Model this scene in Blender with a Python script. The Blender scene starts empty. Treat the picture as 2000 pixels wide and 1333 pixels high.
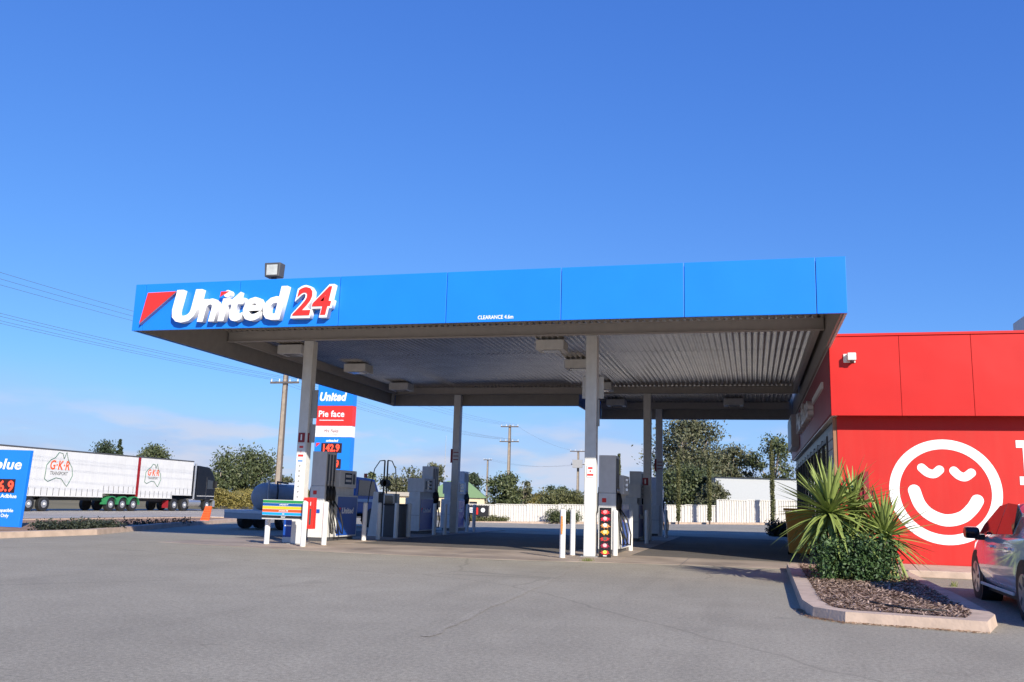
import bpy, bmesh, math, random
from mathutils import Vector, Matrix
S = bpy.context.scene
COL = S.collection
R = math.radians
# ------------------------------------------------------------------ camera
F_PX, PITCH, ROLL, YAW, EYE = 1749.776, .1786, .0286, .2625, 1.1339
_w = Vector((-math.sin(YAW)*math.cos(PITCH), math.cos(YAW)*math.cos(PITCH), math.sin(PITCH)))
_r = Vector((math.cos(YAW), math.sin(YAW), 0)); _u = _r.cross(_w)
_r2 = _r*math.cos(ROLL)+_u*math.sin(ROLL); _u2 = -_r*math.sin(ROLL)+_u*math.cos(ROLL)
cam = bpy.data.cameras.new('camera'); cam_o = bpy.data.objects.new('camera', cam); COL.objects.link(cam_o)
cam.sensor_width = 36; cam.lens = F_PX/2000*36; cam.clip_start = .1; cam.clip_end = 9000
m = Matrix.Identity(4)
for i in range(3): m[i][0], m[i][1], m[i][2] = _r2[i], _u2[i], -_w[i]
m[2][3] = EYE
cam_o.matrix_world = m
S.camera = cam_o
# ------------------------------------------------------------------ sky, sun, exposure
LD = Vector((-.85, 1.0, -.68)).normalized()          # direction the sunlight travels
to_sun = -LD
ELEV = math.asin(to_sun.z); AZ = math.atan2(to_sun.x, to_sun.y)
W = bpy.data.worlds.new('World'); S.world = W; W.use_nodes = True
nt = W.node_tree; nt.nodes.clear()
def wn(t): return nt.nodes.new(t)
out = wn('ShaderNodeOutputWorld'); bg = wn('ShaderNodeBackground'); sky = wn('ShaderNodeTexSky')
sky.sky_type = 'NISHITA'; sky.sun_disc = False; sky.sun_elevation = ELEV; sky.sun_rotation = AZ
sky.air_density = 1.0; sky.dust_density = 0.0; sky.ozone_density = 3.5; sky.altitude = 50
# deepen the blue of the clear sky channel by channel
ss_ = wn('ShaderNodeSeparateColor'); hs = wn('ShaderNodeCombineColor'); nt.links.new(sky.outputs[0], ss_.inputs[0])
for ch, (pw_, gn_) in enumerate(((.85, .50), (.76, .96), (.5, 2.65))):
    pn_ = wn('ShaderNodeMath'); pn_.operation = 'POWER'; pn_.inputs[1].default_value = pw_; nt.links.new(ss_.outputs[ch], pn_.inputs[0])
    gm_ = wn('ShaderNodeMath'); gm_.operation = 'MULTIPLY'; gm_.inputs[1].default_value = gn_; nt.links.new(pn_.outputs[0], gm_.inputs[0]); nt.links.new(gm_.outputs[0], hs.inputs[ch])
tc = wn('ShaderNodeTexCoord'); sep = wn('ShaderNodeSeparateXYZ'); nt.links.new(tc.outputs['Generated'], sep.inputs[0])
mp = wn('ShaderNodeMapping'); mp.inputs['Scale'].default_value = (3.2, 3.2, 13); nt.links.new(tc.outputs['Generated'], mp.inputs[0])
nz = wn('ShaderNodeTexNoise'); nz.inputs['Scale'].default_value = 1.6; nz.inputs['Detail'].default_value = 7; nz.inputs['Roughness'].default_value = .52
nt.links.new(mp.outputs[0], nz.inputs[0])
cr = wn('ShaderNodeValToRGB'); cr.color_ramp.elements[0].position = .40; cr.color_ramp.elements[1].position = .68; cr.color_ramp.elements[0].color = (.5, .5, .5, 1)
nt.links.new(nz.outputs[0], cr.inputs[0])
er = wn('ShaderNodeMapRange'); er.interpolation_type = 'SMOOTHSTEP'
er.inputs[1].default_value = .015; er.inputs[2].default_value = .15; er.inputs[3].default_value = .95; er.inputs[4].default_value = 0.0
nt.links.new(sep.outputs[2], er.inputs[0])
mul = wn('ShaderNodeMath'); mul.operation = 'MULTIPLY'; nt.links.new(cr.outputs[0], mul.inputs[0]); nt.links.new(er.outputs[0], mul.inputs[1])
mix = wn('ShaderNodeMixRGB'); mix.inputs[2].default_value = (3.1, 3.55, 5.2, 1)
nt.links.new(mul.outputs[0], mix.inputs[0]); nt.links.new(hs.outputs[0], mix.inputs[1])
nz2 = wn('ShaderNodeTexNoise'); nz2.inputs['Scale'].default_value = 2.6; nz2.inputs['Detail'].default_value = 8; nz2.inputs['Roughness'].default_value = .5; nt.links.new(mp.outputs[0], nz2.inputs[0])
cr2 = wn('ShaderNodeMapRange'); cr2.interpolation_type = 'SMOOTHSTEP'; cr2.inputs[1].default_value = .46; cr2.inputs[2].default_value = .64; cr2.inputs[4].default_value = .75; nt.links.new(nz2.outputs[0], cr2.inputs[0])
er2 = wn('ShaderNodeMapRange'); er2.interpolation_type = 'SMOOTHSTEP'; er2.inputs[1].default_value = .05; er2.inputs[2].default_value = .11; er2.inputs[3].default_value = 1; er2.inputs[4].default_value = 0; nt.links.new(sep.outputs[2], er2.inputs[0])
mul2 = wn('ShaderNodeMath'); mul2.operation = 'MULTIPLY'; nt.links.new(cr2.outputs[0], mul2.inputs[0]); nt.links.new(er2.outputs[0], mul2.inputs[1])
mix2 = wn('ShaderNodeMixRGB'); mix2.inputs[2].default_value = (4.6, 4.75, 5.6, 1); nt.links.new(mul2.outputs[0], mix2.inputs[0]); nt.links.new(mix.outputs[0], mix2.inputs[1])
nt.links.new(mix2.outputs[0], bg.inputs[0]); bg.inputs[1].default_value = .105
nt.links.new(bg.outputs[0], out.inputs[0])
sl = bpy.data.lights.new('sun', 'SUN'); sl.energy = 5.0; sl.angle = R(.53); sl.color = (1, .92, .79)
so = bpy.data.objects.new('sun', sl); COL.objects.link(so); so.rotation_euler = LD.to_track_quat('-Z', 'Y').to_euler(); so.location = (20, -20, 40)
S.view_settings.view_transform = 'Standard'; S.view_settings.look = 'None'; S.view_settings.exposure = .5; S.view_settings.gamma = 1
S.render.resolution_x, S.render.resolution_y = 1024, 682

# ------------------------------------------------------------------ pixel helpers (pixels of the 2000x1333 photograph)
def ray(px, py): return _w + _r2*((px-1000)/F_PX) - _u2*((py-666.5)/F_PX)
CAMP = Vector((0, 0, EYE))
def G(px, py, z=0.0): d = ray(px, py); return CAMP + d*((z-EYE)/d.z)
def PY(px, py, Y): d = ray(px, py); return CAMP + d*(Y/d.y)
def PX(px, py, X): d = ray(px, py); return CAMP + d*(X/d.x)
def PD(px, py, D): return CAMP + ray(px, py)*D

# ------------------------------------------------------------------ materials
MATS = {}
def mat(name, col, rough=.6, metal=0., var=.08, scale=6., bump=0., bscale=80., emit=None, spec=.5, coat=0., trans=0., detail=4, streak=0., warp=0.):
    if name in MATS: return MATS[name]
    M = bpy.data.materials.new(name); M.use_nodes = True; t = M.node_tree; b = t.nodes['Principled BSDF']
    b.inputs['Roughness'].default_value = rough; b.inputs['Metallic'].default_value = metal
    b.inputs['Specular IOR Level'].default_value = spec
    if coat: b.inputs['Coat Weight'].default_value = coat; b.inputs['Coat Roughness'].default_value = .04
    if trans: b.inputs['Transmission Weight'].default_value = trans
    tcn = t.nodes.new('ShaderNodeTexCoord')
    if var:
        n = t.nodes.new('ShaderNodeTexNoise'); n.inputs['Scale'].default_value = scale; n.inputs['Detail'].default_value = detail
        t.links.new(tcn.outputs['Object'], n.inputs[0])
        r_ = t.nodes.new('ShaderNodeMapRange'); r_.inputs[1].default_value = .3; r_.inputs[2].default_value = .7
        r_.inputs[3].default_value = 1-var; r_.inputs[4].default_value = 1+var; t.links.new(n.outputs[0], r_.inputs[0])
        v = t.nodes.new('ShaderNodeVectorMath'); v.operation = 'SCALE'; v.inputs[0].default_value = col; t.links.new(r_.outputs[0], v.inputs['Scale'])
        t.links.new(v.outputs[0], b.inputs['Base Color'])
        if streak:      # faint vertical rain and dust streaks
            mpn = t.nodes.new('ShaderNodeMapping'); mpn.inputs['Scale'].default_value = (5, 5, .35); t.links.new(tcn.outputs['Object'], mpn.inputs[0])
            n3 = t.nodes.new('ShaderNodeTexNoise'); n3.inputs['Scale'].default_value = 2.2; n3.inputs['Detail'].default_value = 6; t.links.new(mpn.outputs[0], n3.inputs[0])
            r3 = t.nodes.new('ShaderNodeMapRange'); r3.inputs[1].default_value = .35; r3.inputs[2].default_value = .75; r3.inputs[3].default_value = 0; r3.inputs[4].default_value = streak; t.links.new(n3.outputs[0], r3.inputs[0])
            mx = t.nodes.new('ShaderNodeMixRGB'); mx.inputs[2].default_value = (.3, .27, .23, 1); t.links.new(r3.outputs[0], mx.inputs[0]); t.links.new(v.outputs[0], mx.inputs[1]); t.links.new(mx.outputs[0], b.inputs['Base Color'])
            r4 = t.nodes.new('ShaderNodeMapRange'); r4.inputs[3].default_value = rough-.08; r4.inputs[4].default_value = rough+.12; t.links.new(n3.outputs[0], r4.inputs[0]); t.links.new(r4.outputs[0], b.inputs['Roughness'])
    else: b.inputs['Base Color'].default_value = (*col, 1)
    if warp:
        n2 = t.nodes.new('ShaderNodeTexNoise'); n2.inputs['Scale'].default_value = .9; n2.inputs['Detail'].default_value = 1.5
        t.links.new(tcn.outputs['Object'], n2.inputs[0]); bp = t.nodes.new('ShaderNodeBump'); bp.inputs['Strength'].default_value = warp; bp.inputs['Distance'].default_value = .06
        t.links.new(n2.outputs[0], bp.inputs['Height']); t.links.new(bp.outputs[0], b.inputs['Normal'])
    if bump:
        n2 = t.nodes.new('ShaderNodeTexNoise'); n2.inputs['Scale'].default_value = bscale; n2.inputs['Detail'].default_value = 3
        t.links.new(tcn.outputs['Object'], n2.inputs[0]); bp = t.nodes.new('ShaderNodeBump'); bp.inputs['Strength'].default_value = bump
        bp.inputs['Distance'].default_value = .01; t.links.new(n2.outputs[0], bp.inputs['Height']); t.links.new(bp.outputs[0], b.inputs['Normal'])
    if emit: b.inputs['Emission Color'].default_value = (*emit[0], 1); b.inputs['Emission Strength'].default_value = emit[1]
    MATS[name] = M; return M
WHITE = mat('white_paint', (.76, .76, .74), .45, var=.05, streak=.12)
OFFW = mat('aged_white_paint', (.68, .68, .66), .5, var=.06, streak=.14)
GREY = mat('grey_steel_paint', (.36, .36, .36), .5, var=.05)
LGREY = mat('light_grey_metal', (.64, .63, .61), .45, var=.05, streak=.12)
DGREY = mat('dark_grey', (.07, .07, .075), .5)
BLACK = mat('black_rubber', (.016, .016, .017), .55, var=.1)
BLUE = mat('sign_blue', (.012, .2, .78), .3, var=.03, scale=1.2, warp=.25)
DBLUE = mat('pump_blue', (.012, .075, .38), .35, var=.03)
RED = mat('sign_red', (.72, .03, .022), .4, var=.02)
WRED = mat('wall_red', (.52, .018, .014), .55, spec=.3, var=.05, scale=1.1, streak=.03, bump=.15, bscale=120.)
TXTW = mat('letter_white', (.82, .82, .82), .4, var=0)
LED = mat('led_red', (.5, .02, .01), .4, var=0, emit=((1, .07, .03), 1.6))
DRED = mat('dark_red', (.25, .012, .02), .5, var=.03)
CONC = mat('concrete', (.36, .29, .23), .85, var=.16, scale=3., bump=.3, bscale=60.)
KERB = mat('kerb_concrete', (.46, .35, .275), .85, var=.16, scale=4., bump=.5, bscale=25.)
GLASS = mat('dark_glass', (.02, .022, .025), .04, var=0, spec=.8)
ZINC = mat('zincalume', (.6, .56, .51), .24, metal=.82, var=.16, scale=1.5)
BEAM = mat('painted_beam', (.42, .39, .36), .55, var=.05)
GREEN = mat('guard_green', (.03, .2, .08), .4)
CHROME = mat('rim_metal', (.55, .55, .56), .3, metal=.8, var=.05)
TIMBER = mat('pole_concrete', (.34, .28, .22), .85, var=.15, scale=3.)
STEELP = mat('pole_steel', (.12, .1, .09), .7)
YELLOW = mat('bin_yellow', (.55, .24, .012), .5)
ORANGE = mat('barrier_orange', (.8, .13, .03), .55)
CREAM = mat('cream_wall', (.62, .52, .34), .7)

def asphalt(name, col, patch):
    M = bpy.data.materials.new(name); M.use_nodes = True; t = M.node_tree; b = t.nodes['Principled BSDF']; b.inputs['Roughness'].default_value = .88
    b.inputs['Specular IOR Level'].default_value = .3
    tcn = t.nodes.new('ShaderNodeTexCoord')
    def noise(sc, de, ro=.5):
        n = t.nodes.new('ShaderNodeTexNoise'); n.inputs['Scale'].default_value = sc; n.inputs['Detail'].default_value = de; n.inputs['Roughness'].default_value = ro
        t.links.new(tcn.outputs['Object'], n.inputs[0]); return n
    def rng(n, a, b_, lo, hi):
        r_ = t.nodes.new('ShaderNodeMapRange'); r_.inputs[1].default_value = a; r_.inputs[2].default_value = b_; r_.inputs[3].default_value = lo; r_.inputs[4].default_value = hi
        t.links.new(n.outputs[0], r_.inputs[0]); return r_
    def mult(a, b_):
        q = t.nodes.new('ShaderNodeMath'); q.operation = 'MULTIPLY'; t.links.new(a.outputs[0], q.inputs[0]); t.links.new(b_.outputs[0], q.inputs[1]); return q
    k = mult(rng(noise(.22, 6, .6), .3, .7, 1-patch, 1+patch), rng(noise(26, 3, .75), .25, .75, .66, 1.34))
    k = mult(k, rng(noise(110, 2, .7), .25, .75, .6, 1.4)); k = mult(k, rng(noise(1.7, 4, .6), .3, .7, .94, 1.06))
    # a few long hairline cracks / repair seams
    wv = t.nodes.new('ShaderNodeTexVoronoi'); wv.feature = 'DISTANCE_TO_EDGE'; wv.inputs['Scale'].default_value = .11
    wob = noise(1.1, 4); ad = t.nodes.new('ShaderNodeVectorMath'); ad.operation = 'MULTIPLY_ADD'; ad.inputs[1].default_value = (.35, .35, 0)
    t.links.new(wob.outputs[1], ad.inputs[0]); t.links.new(tcn.outputs['Object'], ad.inputs[2]); t.links.new(ad.outputs[0], wv.inputs[0])
    k = mult(k, rng(wv, 0, .0035, .78, 1.0))
    k = mult(k, rng(noise(.75, 6, .62), .62, .72, 1.0, .82)); k = mult(k, rng(noise(3.1, 5, .6), .68, .74, 1.0, .75)); k = mult(k, rng(noise(9, 2, .5), .22, .27, 1.35, 1.0))
    mps = t.nodes.new('ShaderNodeMapping'); mps.inputs['Rotation'].default_value = (0, 0, .5); mps.inputs['Scale'].default_value = (1.3, .09, 1); t.links.new(tcn.outputs['Object'], mps.inputs[0])
    tn = noise(1.0, 4, .55); t.links.new(mps.outputs[0], tn.inputs[0]); k = mult(k, rng(tn, .56, .7, 1.0, .9))
    v = t.nodes.new('ShaderNodeVectorMath'); v.operation = 'SCALE'; v.inputs[0].default_value = col
    t.links.new(k.outputs[0], v.inputs['Scale']); t.links.new(v.outputs[0], b.inputs['Base Color'])
    bp = t.nodes.new('ShaderNodeBump'); bp.inputs['Strength'].default_value = .5; bp.inputs['Distance'].default_value = .012
    t.links.new(noise(90, 3, .7).outputs[0], bp.inputs['Height']); t.links.new(bp.outputs[0], b.inputs['Normal'])
    return M
ASPH = asphalt('asphalt_worn', (.302, .274, .217), .14)
ROADM = asphalt('road_asphalt', (.34, .31, .275), .1)
DIRT = mat('red_dirt', (.27, .16, .095), .95, var=.3, scale=1.2, bump=.5, bscale=30.)
FIELD = mat('dry_grass_ground', (.16, .13, .06), .95, var=.4, scale=.15, bump=.4, bscale=8.)
def leafmat(name, c1, c2, scale=.8):
    M = bpy.data.materials.new(name); M.use_nodes = True; t = M.node_tree; b = t.nodes['Principled BSDF']; b.inputs['Roughness'].default_value = .6
    g = t.nodes.new('ShaderNodeNewGeometry'); n = t.nodes.new('ShaderNodeMixRGB'); n.inputs[1].default_value = (*c1, 1); n.inputs[2].default_value = (*c2, 1)
    t.links.new(g.outputs['Random Per Island'], n.inputs[0]); t.links.new(n.outputs[0], b.inputs['Base Color'])
    b.inputs['Subsurface Weight'].default_value = 0
    MATS[name] = M; return M
GUM = leafmat('gum_leaves', (.045, .06, .025), (.13, .125, .065))
GUM2 = leafmat('olive_leaves', (.035, .055, .022), (.095, .11, .04))
PINE = leafmat('pine_needles', (.02, .035, .016), (.05, .07, .03))
CYP = leafmat('cypress_leaves', (.06, .075, .025), (.14, .135, .05))
VINE = leafmat('vine_leaves', (.12, .11, .025), (.24, .19, .05))
SHRUB = leafmat('shrub_leaves', (.02, .05, .015), (.07, .13, .035))
HEDGE = leafmat('hedge_leaves', (.012, .02, .012), (.035, .045, .025))
YUC = leafmat('yucca_blade', (.1, .18, .035), (.3, .34, .09))
YUCD = leafmat('yucca_dry_blade', (.3, .2, .09), (.42, .3, .15))
BARK = mat('gum_bark', (.36, .3, .25), .85, var=.3, scale=2.)
BARKD = mat('dark_bark', (.09, .065, .05), .9, var=.3, scale=2.)

# ------------------------------------------------------------------ object helpers
def tag(o, label=None, cat=None, group=None, kind=None):
    if label: o['label'] = label
    if cat: o['category'] = cat
    if group: o['group'] = group
    if kind: o['kind'] = kind
    return o
def thing(name, label, cat, loc=(0, 0, 0), rz=0, group=None):
    o = bpy.data.objects.new(name, None); o.empty_display_size = .2; COL.objects.link(o); o.location = loc; o.rotation_euler = (0, 0, rz)
    return tag(o, label, cat, group)
class MB:
    def __init__(s): s.v = []; s.f = []
    def add(s, vs, fs):
        k = len(s.v); s.v += [tuple(v) for v in vs]; s.f += [tuple(i+k for i in f) for f in fs]; return s
    def box(s, x0, x1, y0, y1, z0, z1):
        return s.add([(x, y, z) for z in (z0, z1) for y in (y0, y1) for x in (x0, x1)],
                     [(0, 2, 3, 1), (4, 5, 7, 6), (0, 1, 5, 4), (2, 6, 7, 3), (0, 4, 6, 2), (1, 3, 7, 5)])
    def tube(s, pts, rad, n=8, cap=True):
        pts = [Vector(p) for p in pts]; rads = rad if isinstance(rad, (list, tuple)) else [rad]*len(pts)
        k = len(s.v); prev = None
        for i, p in enumerate(pts):
            d = (pts[min(i+1, len(pts)-1)]-pts[max(i-1, 0)]).normalized()
            if prev is None: a = d.orthogonal().normalized()
            else: a = (prev - d*prev.dot(d)).normalized()
            prev = a; b = d.cross(a)
            for j in range(n):
                t = 2*math.pi*j/n; s.v.append(tuple(p+(a*math.cos(t)+b*math.sin(t))*rads[i]))
        for i in range(len(pts)-1):
            for j in range(n): s.f.append((k+i*n+j, k+i*n+(j+1) % n, k+(i+1)*n+(j+1) % n, k+(i+1)*n+j))
        if cap: s.f.append(tuple(k+j for j in reversed(range(n)))); s.f.append(tuple(k+(len(pts)-1)*n+j for j in range(n)))
        return s
    def prism(s, poly, axis, a, b):          # poly of (u,v); axis 'x': (y,z), 'y': (x,z), 'z': (x,y)
        def P(u, v, w): return {'x': (w, u, v), 'y': (u, w, v), 'z': (u, v, w)}[axis]
        n = len(poly); return s.add([P(u, v, a) for u, v in poly]+[P(u, v, b) for u, v in poly],
            [tuple(range(n)), tuple(n+i for i in reversed(range(n)))]+[(i, n+i, n+(i+1) % n, (i+1) % n) for i in range(n)])
    def build(s, name, mt, parent=None, smooth=False, bevel=0, loc=None, fix=True):
        me = bpy.data.meshes.new(name); me.from_pydata(s.v, [], s.f); me.materials.append(mt)
        if fix:
            bm = bmesh.new(); bm.from_mesh(me); bmesh.ops.recalc_face_normals(bm, faces=bm.faces); bm.to_mesh(me); bm.free()
        if smooth:
            for p in me.polygons: p.use_smooth = True
        o = bpy.data.objects.new(name, me); COL.objects.link(o)
        if parent: o.parent = parent
        if loc: o.location = loc
        if bevel:
            bv = o.modifiers.new('bevel', 'BEVEL'); bv.width = bevel; bv.segments = 2; bv.limit_method = 'ANGLE'
        return o
def box(name, mt, parent, x0, x1, y0, y1, z0, z1, bevel=0): return MB().box(x0, x1, y0, y1, z0, z1).build(name, mt, parent, bevel=bevel)
def cyl(name, mt, parent, p0, p1, r0, r1=None, n=20, bevel=0): return MB().tube([p0, p1], [r0, r0 if r1 is None else r1], n).build(name, mt, parent, bevel=bevel, smooth=False)
def tube(name, mt, parent, pts, r, n=8): return MB().tube(pts, r, n).build(name, mt, parent, smooth=True)
def copy_tree(o, parent=None):
    c = o.copy(); COL.objects.link(c)
    if parent: c.parent = parent
    for ch in list(o.children): copy_tree(ch, c)
    return c
_tcount = 0
def text(name, body, mt, parent, loc, h, face='-y', width=None, depth=.004, bold=0., shear=0., align='CENTER'):
    """flat lettering with cap height h; face: '-y' read from the front, '-x' read from the left side, '+x' from the right"""
    cu = bpy.data.curves.new(name, 'FONT'); cu.body = body; cu.size = 1; cu.offset = bold; cu.extrude = depth/2/(h/.7) if depth else 0; cu.shear = shear
    cu.align_x = align; cu.resolution_u = 3; cu.space_character = 1+bold*1.5
    o = bpy.data.objects.new(name, cu); COL.objects.link(o); dg = bpy.context.evaluated_depsgraph_get(); dg.update()
    me = bpy.data.meshes.new_from_object(o.evaluated_get(dg)); bpy.data.objects.remove(o); bpy.data.curves.remove(cu)
    k = h/.7; xs = [v.co.x for v in me.vertices]; sx = k
    if width and xs: sx = width/(max(xs)-min(xs))
    for v in me.vertices:
        x, y, z = v.co.x*sx, v.co.y*k, v.co.z*k
        v.co = {'-y': (x, -z, y), '-x': (-z, -x, y), '+x': (z, x, y)}[face]
    me.materials.clear(); me.materials.append(mt)
    ob = bpy.data.objects.new(name, me); COL.objects.link(ob); ob.location = loc
    if parent: ob.parent = parent
    return ob
def sm(a, b, x):
    t = max(0, min(1, (x-a)/(b-a))); return t*t*(3-2*t)
def zg(X, Y):
    s = sm(34, 56, Y if X > -22 else max(Y, 34+(-22-X)*1.1)); L = sm(0, -16, X) if X < 0 else 0
    L = 1-sm(-18, 2, X)
    return s*(-.32*L+.12*(1-L))

# ------------------------------------------------------------------ the setting: ground, asphalt, road
def sheet(name, mt, xs, ys, dz, inside=None):
    b = MB(); n = len(xs)
    for y in ys:
        for x in xs: b.v.append((x, y, zg(x, y)+dz))
    for j in range(len(ys)-1):
        for i in range(n-1):
            if inside is None or inside((xs[i]+xs[i+1])/2, (ys[j]+ys[j+1])/2): b.f.append((j*n+i, j*n+i+1, (j+1)*n+i+1, (j+1)*n+i))
    return tag(b.build(name, mt, fix=False, smooth=True), kind='structure')
def lin(a, b, st): n = max(1, round((b-a)/st)); return [a+(b-a)*i/n for i in range(n+1)]
xs = [-4000, -1500, -600, -250, -120]+lin(-100, 40, 2)+[60, 120, 300, 900, 3000]
ys = [-600, -200, -60]+lin(-30, 140, 2)+[180, 260, 500, 1200, 3000, 6000]
sheet('ground', FIELD, xs, ys, -.05)
sheet('forecourt_asphalt', ASPH, lin(-30, 40, 2), lin(-30, 62, 2), 0)
sheet('road', ROADM, lin(-52, -30, 2), [-200, -100]+lin(-30, 160, 2)+[300, 800], 0.004)
sheet('road', ROADM, lin(-30, 40, 2), lin(62, 64, 1), 0.0)
# painted and concrete strips on the road
def strip(name, mt, x0, x1, y0, y1, dz):
    b = MB(); ys_ = lin(y0, y1, 2)
    for y in ys_: b.v += [(x0, y, zg(x0, y)+dz), (x1, y, zg(x1, y)+dz)]
    b.f = [(2*i, 2*i+1, 2*i+3, 2*i+2) for i in range(len(ys_)-1)]
    return tag(b.build(name, mt, fix=False), kind='structure')
PAINT = mat('road_paint', (.62, .62, .6), .7, var=.2, scale=8)
strip('edge_line', PAINT, -44.6, -44.35, 10, 160, .012)
strip('edge_line', PAINT, -34.2, -33.6, 20, 62, .012)
PALE = mat('pale_concrete_road', (.42, .4, .37), .85, var=.15, scale=2)
strip('concrete_gutter', PALE, -31.8, -30.2, 5, 60, .014)
# concrete slab under the canopy
SLAB = mat('slab_concrete', (.31, .25, .2), .8, var=.3, scale=.9, bump=.15, bscale=40)
b = MB(); b.prism([(-13.4, 18.6), (-8.5, 17.9), (-5, 17.9), (-1, 18.9), (1.2, 19.0), (1.2, 21.4), (-13.4, 21.8)], 'z', -.03, .006)
tag(b.build('concrete_slab', SLAB), kind='structure')
BAY = asphalt('bay_painted_shade', (.125, .112, .1), .25)  # bay paving with the deep canopy shade put into its base colour
b = MB(); b.prism([(-13.4, 21.81), (1.2, 21.41), (1.2, 37.5), (-5.9, 37.5), (-5.9, 33.5), (-13.4, 33.5)], 'z', -.03, .006); tag(b.build('bay_shade_paving', BAY), kind='structure')
for X, w_ in ((-10.65, 1.5), (-3.5, 1.5)):
    b = MB(); b.prism([(X-w_/2, 19.0), (X+w_/2, 19.0), (X+w_/2, 36.6), (X-w_/2, 36.6)], 'z', -.02, .012); tag(b.build('pump_island_slab', SLAB), kind='structure')
for X in (-12.2, -8.6, -6.2, -1.4): strip('slab_joint', DGREY, X-.008, X+.008, 18.5, 21.5, .0075)
# walkway beside the red building
b = MB(); b.prism([(1.25, 19.2), (2.2, 18.9), (2.75, 18.2), (9, 18.2), (9, 20.36), (1.72, 20.36), (1.72, 39), (1.6, 39), (1.6, 20.5), (1.25, 20.3)], 'z', 0, .13)
tag(b.build('shop_footpath', KERB, bevel=.015), kind='structure')

b = MB(); sa, sb = G(1135, 1101), G(845, 1245); rs = random.Random(2); N = 40
for k in range(N+1):
    p = sa.lerp(sb, k/N); wq = .012+.05*rs.random(); o_ = rs.uniform(-.03, .03)+.05*math.sin(k*.13); b.v += [(p.x-wq+o_, p.y, .004), (p.x+wq+o_, p.y, .004)]
b.f = [(2*k, 2*k+1, 2*k+3, 2*k+2) for k in range(N)]
tag(b.build('asphalt_seam', asphalt('seam_asphalt', (.315, .285, .228), .1), fix=False), kind='structure')
# garden strip on the left with kerb
kp = [G(-250, 1062).xy, G(0, 1052).xy, G(190, 1045).xy, G(330, 1031).xy, G(480, 1018).xy]
kp = [Vector((-16.2, 6))]+kp+[Vector((-23.0, 38.2)), Vector((-24.2, 37)), Vector((-24.5, 6))]
def offset_poly(poly, d):
    n = len(poly); area = sum(poly[i].x*poly[(i+1) % n].y-poly[(i+1) % n].x*poly[i].y for i in range(n)); sg = 1 if area > 0 else -1; res = []
    for i in range(n):
        a, c, e = poly[i-1], poly[i], poly[(i+1) % n]; d1 = (c-a).normalized(); d2 = (e-c).normalized()
        n1 = Vector((-d1.y, d1.x))*sg; n2 = Vector((-d2.y, d2.x))*sg; bi = (n1+n2); bi = bi/max(.3, bi.length_squared/2); res.append(c+bi*d)
    return res
def kerbed_bed(kerb_name, fill_name, poly, wdt, hgt, fill, fz, follow=False):
    inn = offset_poly(poly, wdt); n = len(poly); b = MB()
    for lst, zz in ((poly, -.04), (offset_poly(poly, .025), hgt), (inn, hgt), (inn, -.04)):
        b.v += [(p.x, p.y, zz+(zg(p.x, p.y) if follow else 0)) for p in lst]
    for k in range(3):
        for i in range(n): b.f.append((k*n+i, k*n+(i+1) % n, (k+1)*n+(i+1) % n, (k+1)*n+i))
    tag(b.build(kerb_name, KERB), kind='structure')
    b = MB(); b.v = [(p.x, p.y, fz+(zg(p.x, p.y) if follow else 0)) for p in inn]; b.f = [tuple(range(n))]
    o = tag(b.build(fill_name, fill), kind='structure'); return inn
kerbed_bed('garden_kerb', 'garden_soil', kp, .3, .14, DIRT, .10, True)

# garden bed with mulch in front of the red wall
MULCHM = mat('mulch_base', (.16, .1, .07), .95, var=.4, scale=12, bump=.8, bscale=40)
bed = [G(1535, 1112).xy, G(1563, 1190).xy, G(1585, 1206).xy, G(1650, 1217).xy, G(1935, 1238).xy, G(1950, 1222).xy, Vector((2.62, 13.2)), Vector((2.75, 18.15)), Vector((2.2, 18.85)), Vector((.95, 19.1))]
inn = kerbed_bed('bed_kerb', 'mulch_bed', bed, .24, .11, MULCHM, .085)
rnd = random.Random(5)
def inside(p, poly):
    c = False; n = len(poly)
    for i in range(n):
        a, b_ = poly[i], poly[i-1]
        if (a.y > p[1]) != (b_.y > p[1]) and p[0] < (b_.x-a.x)*(p[1]-a.y)/(b_.y-a.y)+a.x: c = not c
    return c
CHIP = leafmat('mulch_chips', (.09, .05, .03), (.5, .36, .27))
b = MB(); bx = [p.x for p in inn]; by = [p.y for p in inn]; cnt = 0
while cnt < 9000:
    x, y = rnd.uniform(min(bx), max(bx)), rnd.uniform(min(by), max(by))
    if not inside((x, y), inn): continue
    cnt += 1; a = rnd.uniform(0, math.pi); l = rnd.uniform(.015, .055); w_ = rnd.uniform(.004, .012); t = rnd.uniform(-.4, .4); z = .108+rnd.uniform(0, .025)
    ca, sa = math.cos(a), math.sin(a)
    b.add([(x-ca*l-sa*w_, y-sa*l+ca*w_, z-t*l), (x-ca*l+sa*w_, y-sa*l-ca*w_, z-t*l+.004), (x+ca*l+sa*w_, y+sa*l-ca*w_, z+t*l), (x+ca*l-sa*w_, y+sa*l+ca*w_, z+t*l+.004)], [(0, 1, 2, 3)])
tag(b.build('bark_mulch', CHIP, fix=False), 'loose bark mulch chips covering the kerbed garden bed', 'mulch', kind='stuff')
b = MB()
for k in range(700):
    e = rnd.choice([(2, 3), (3, 4), (3, 4), (3, 4), (1, 2)]); p = bed[e[0]].lerp(bed[e[1]], rnd.random()); q = p+Vector((rnd.gauss(0, .03)-.03, -abs(rnd.gauss(0, .05))-.01)); a = rnd.uniform(0, 3.1); l = rnd.uniform(.008, .03); z = .004+rnd.random()*.012
    b.add([(q.x-math.cos(a)*l, q.y-math.sin(a)*l, z), (q.x+math.sin(a)*l*.4, q.y-math.cos(a)*l*.4, z+.004), (q.x+math.cos(a)*l, q.y+math.sin(a)*l, z)], [(0, 1, 2)])
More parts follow.
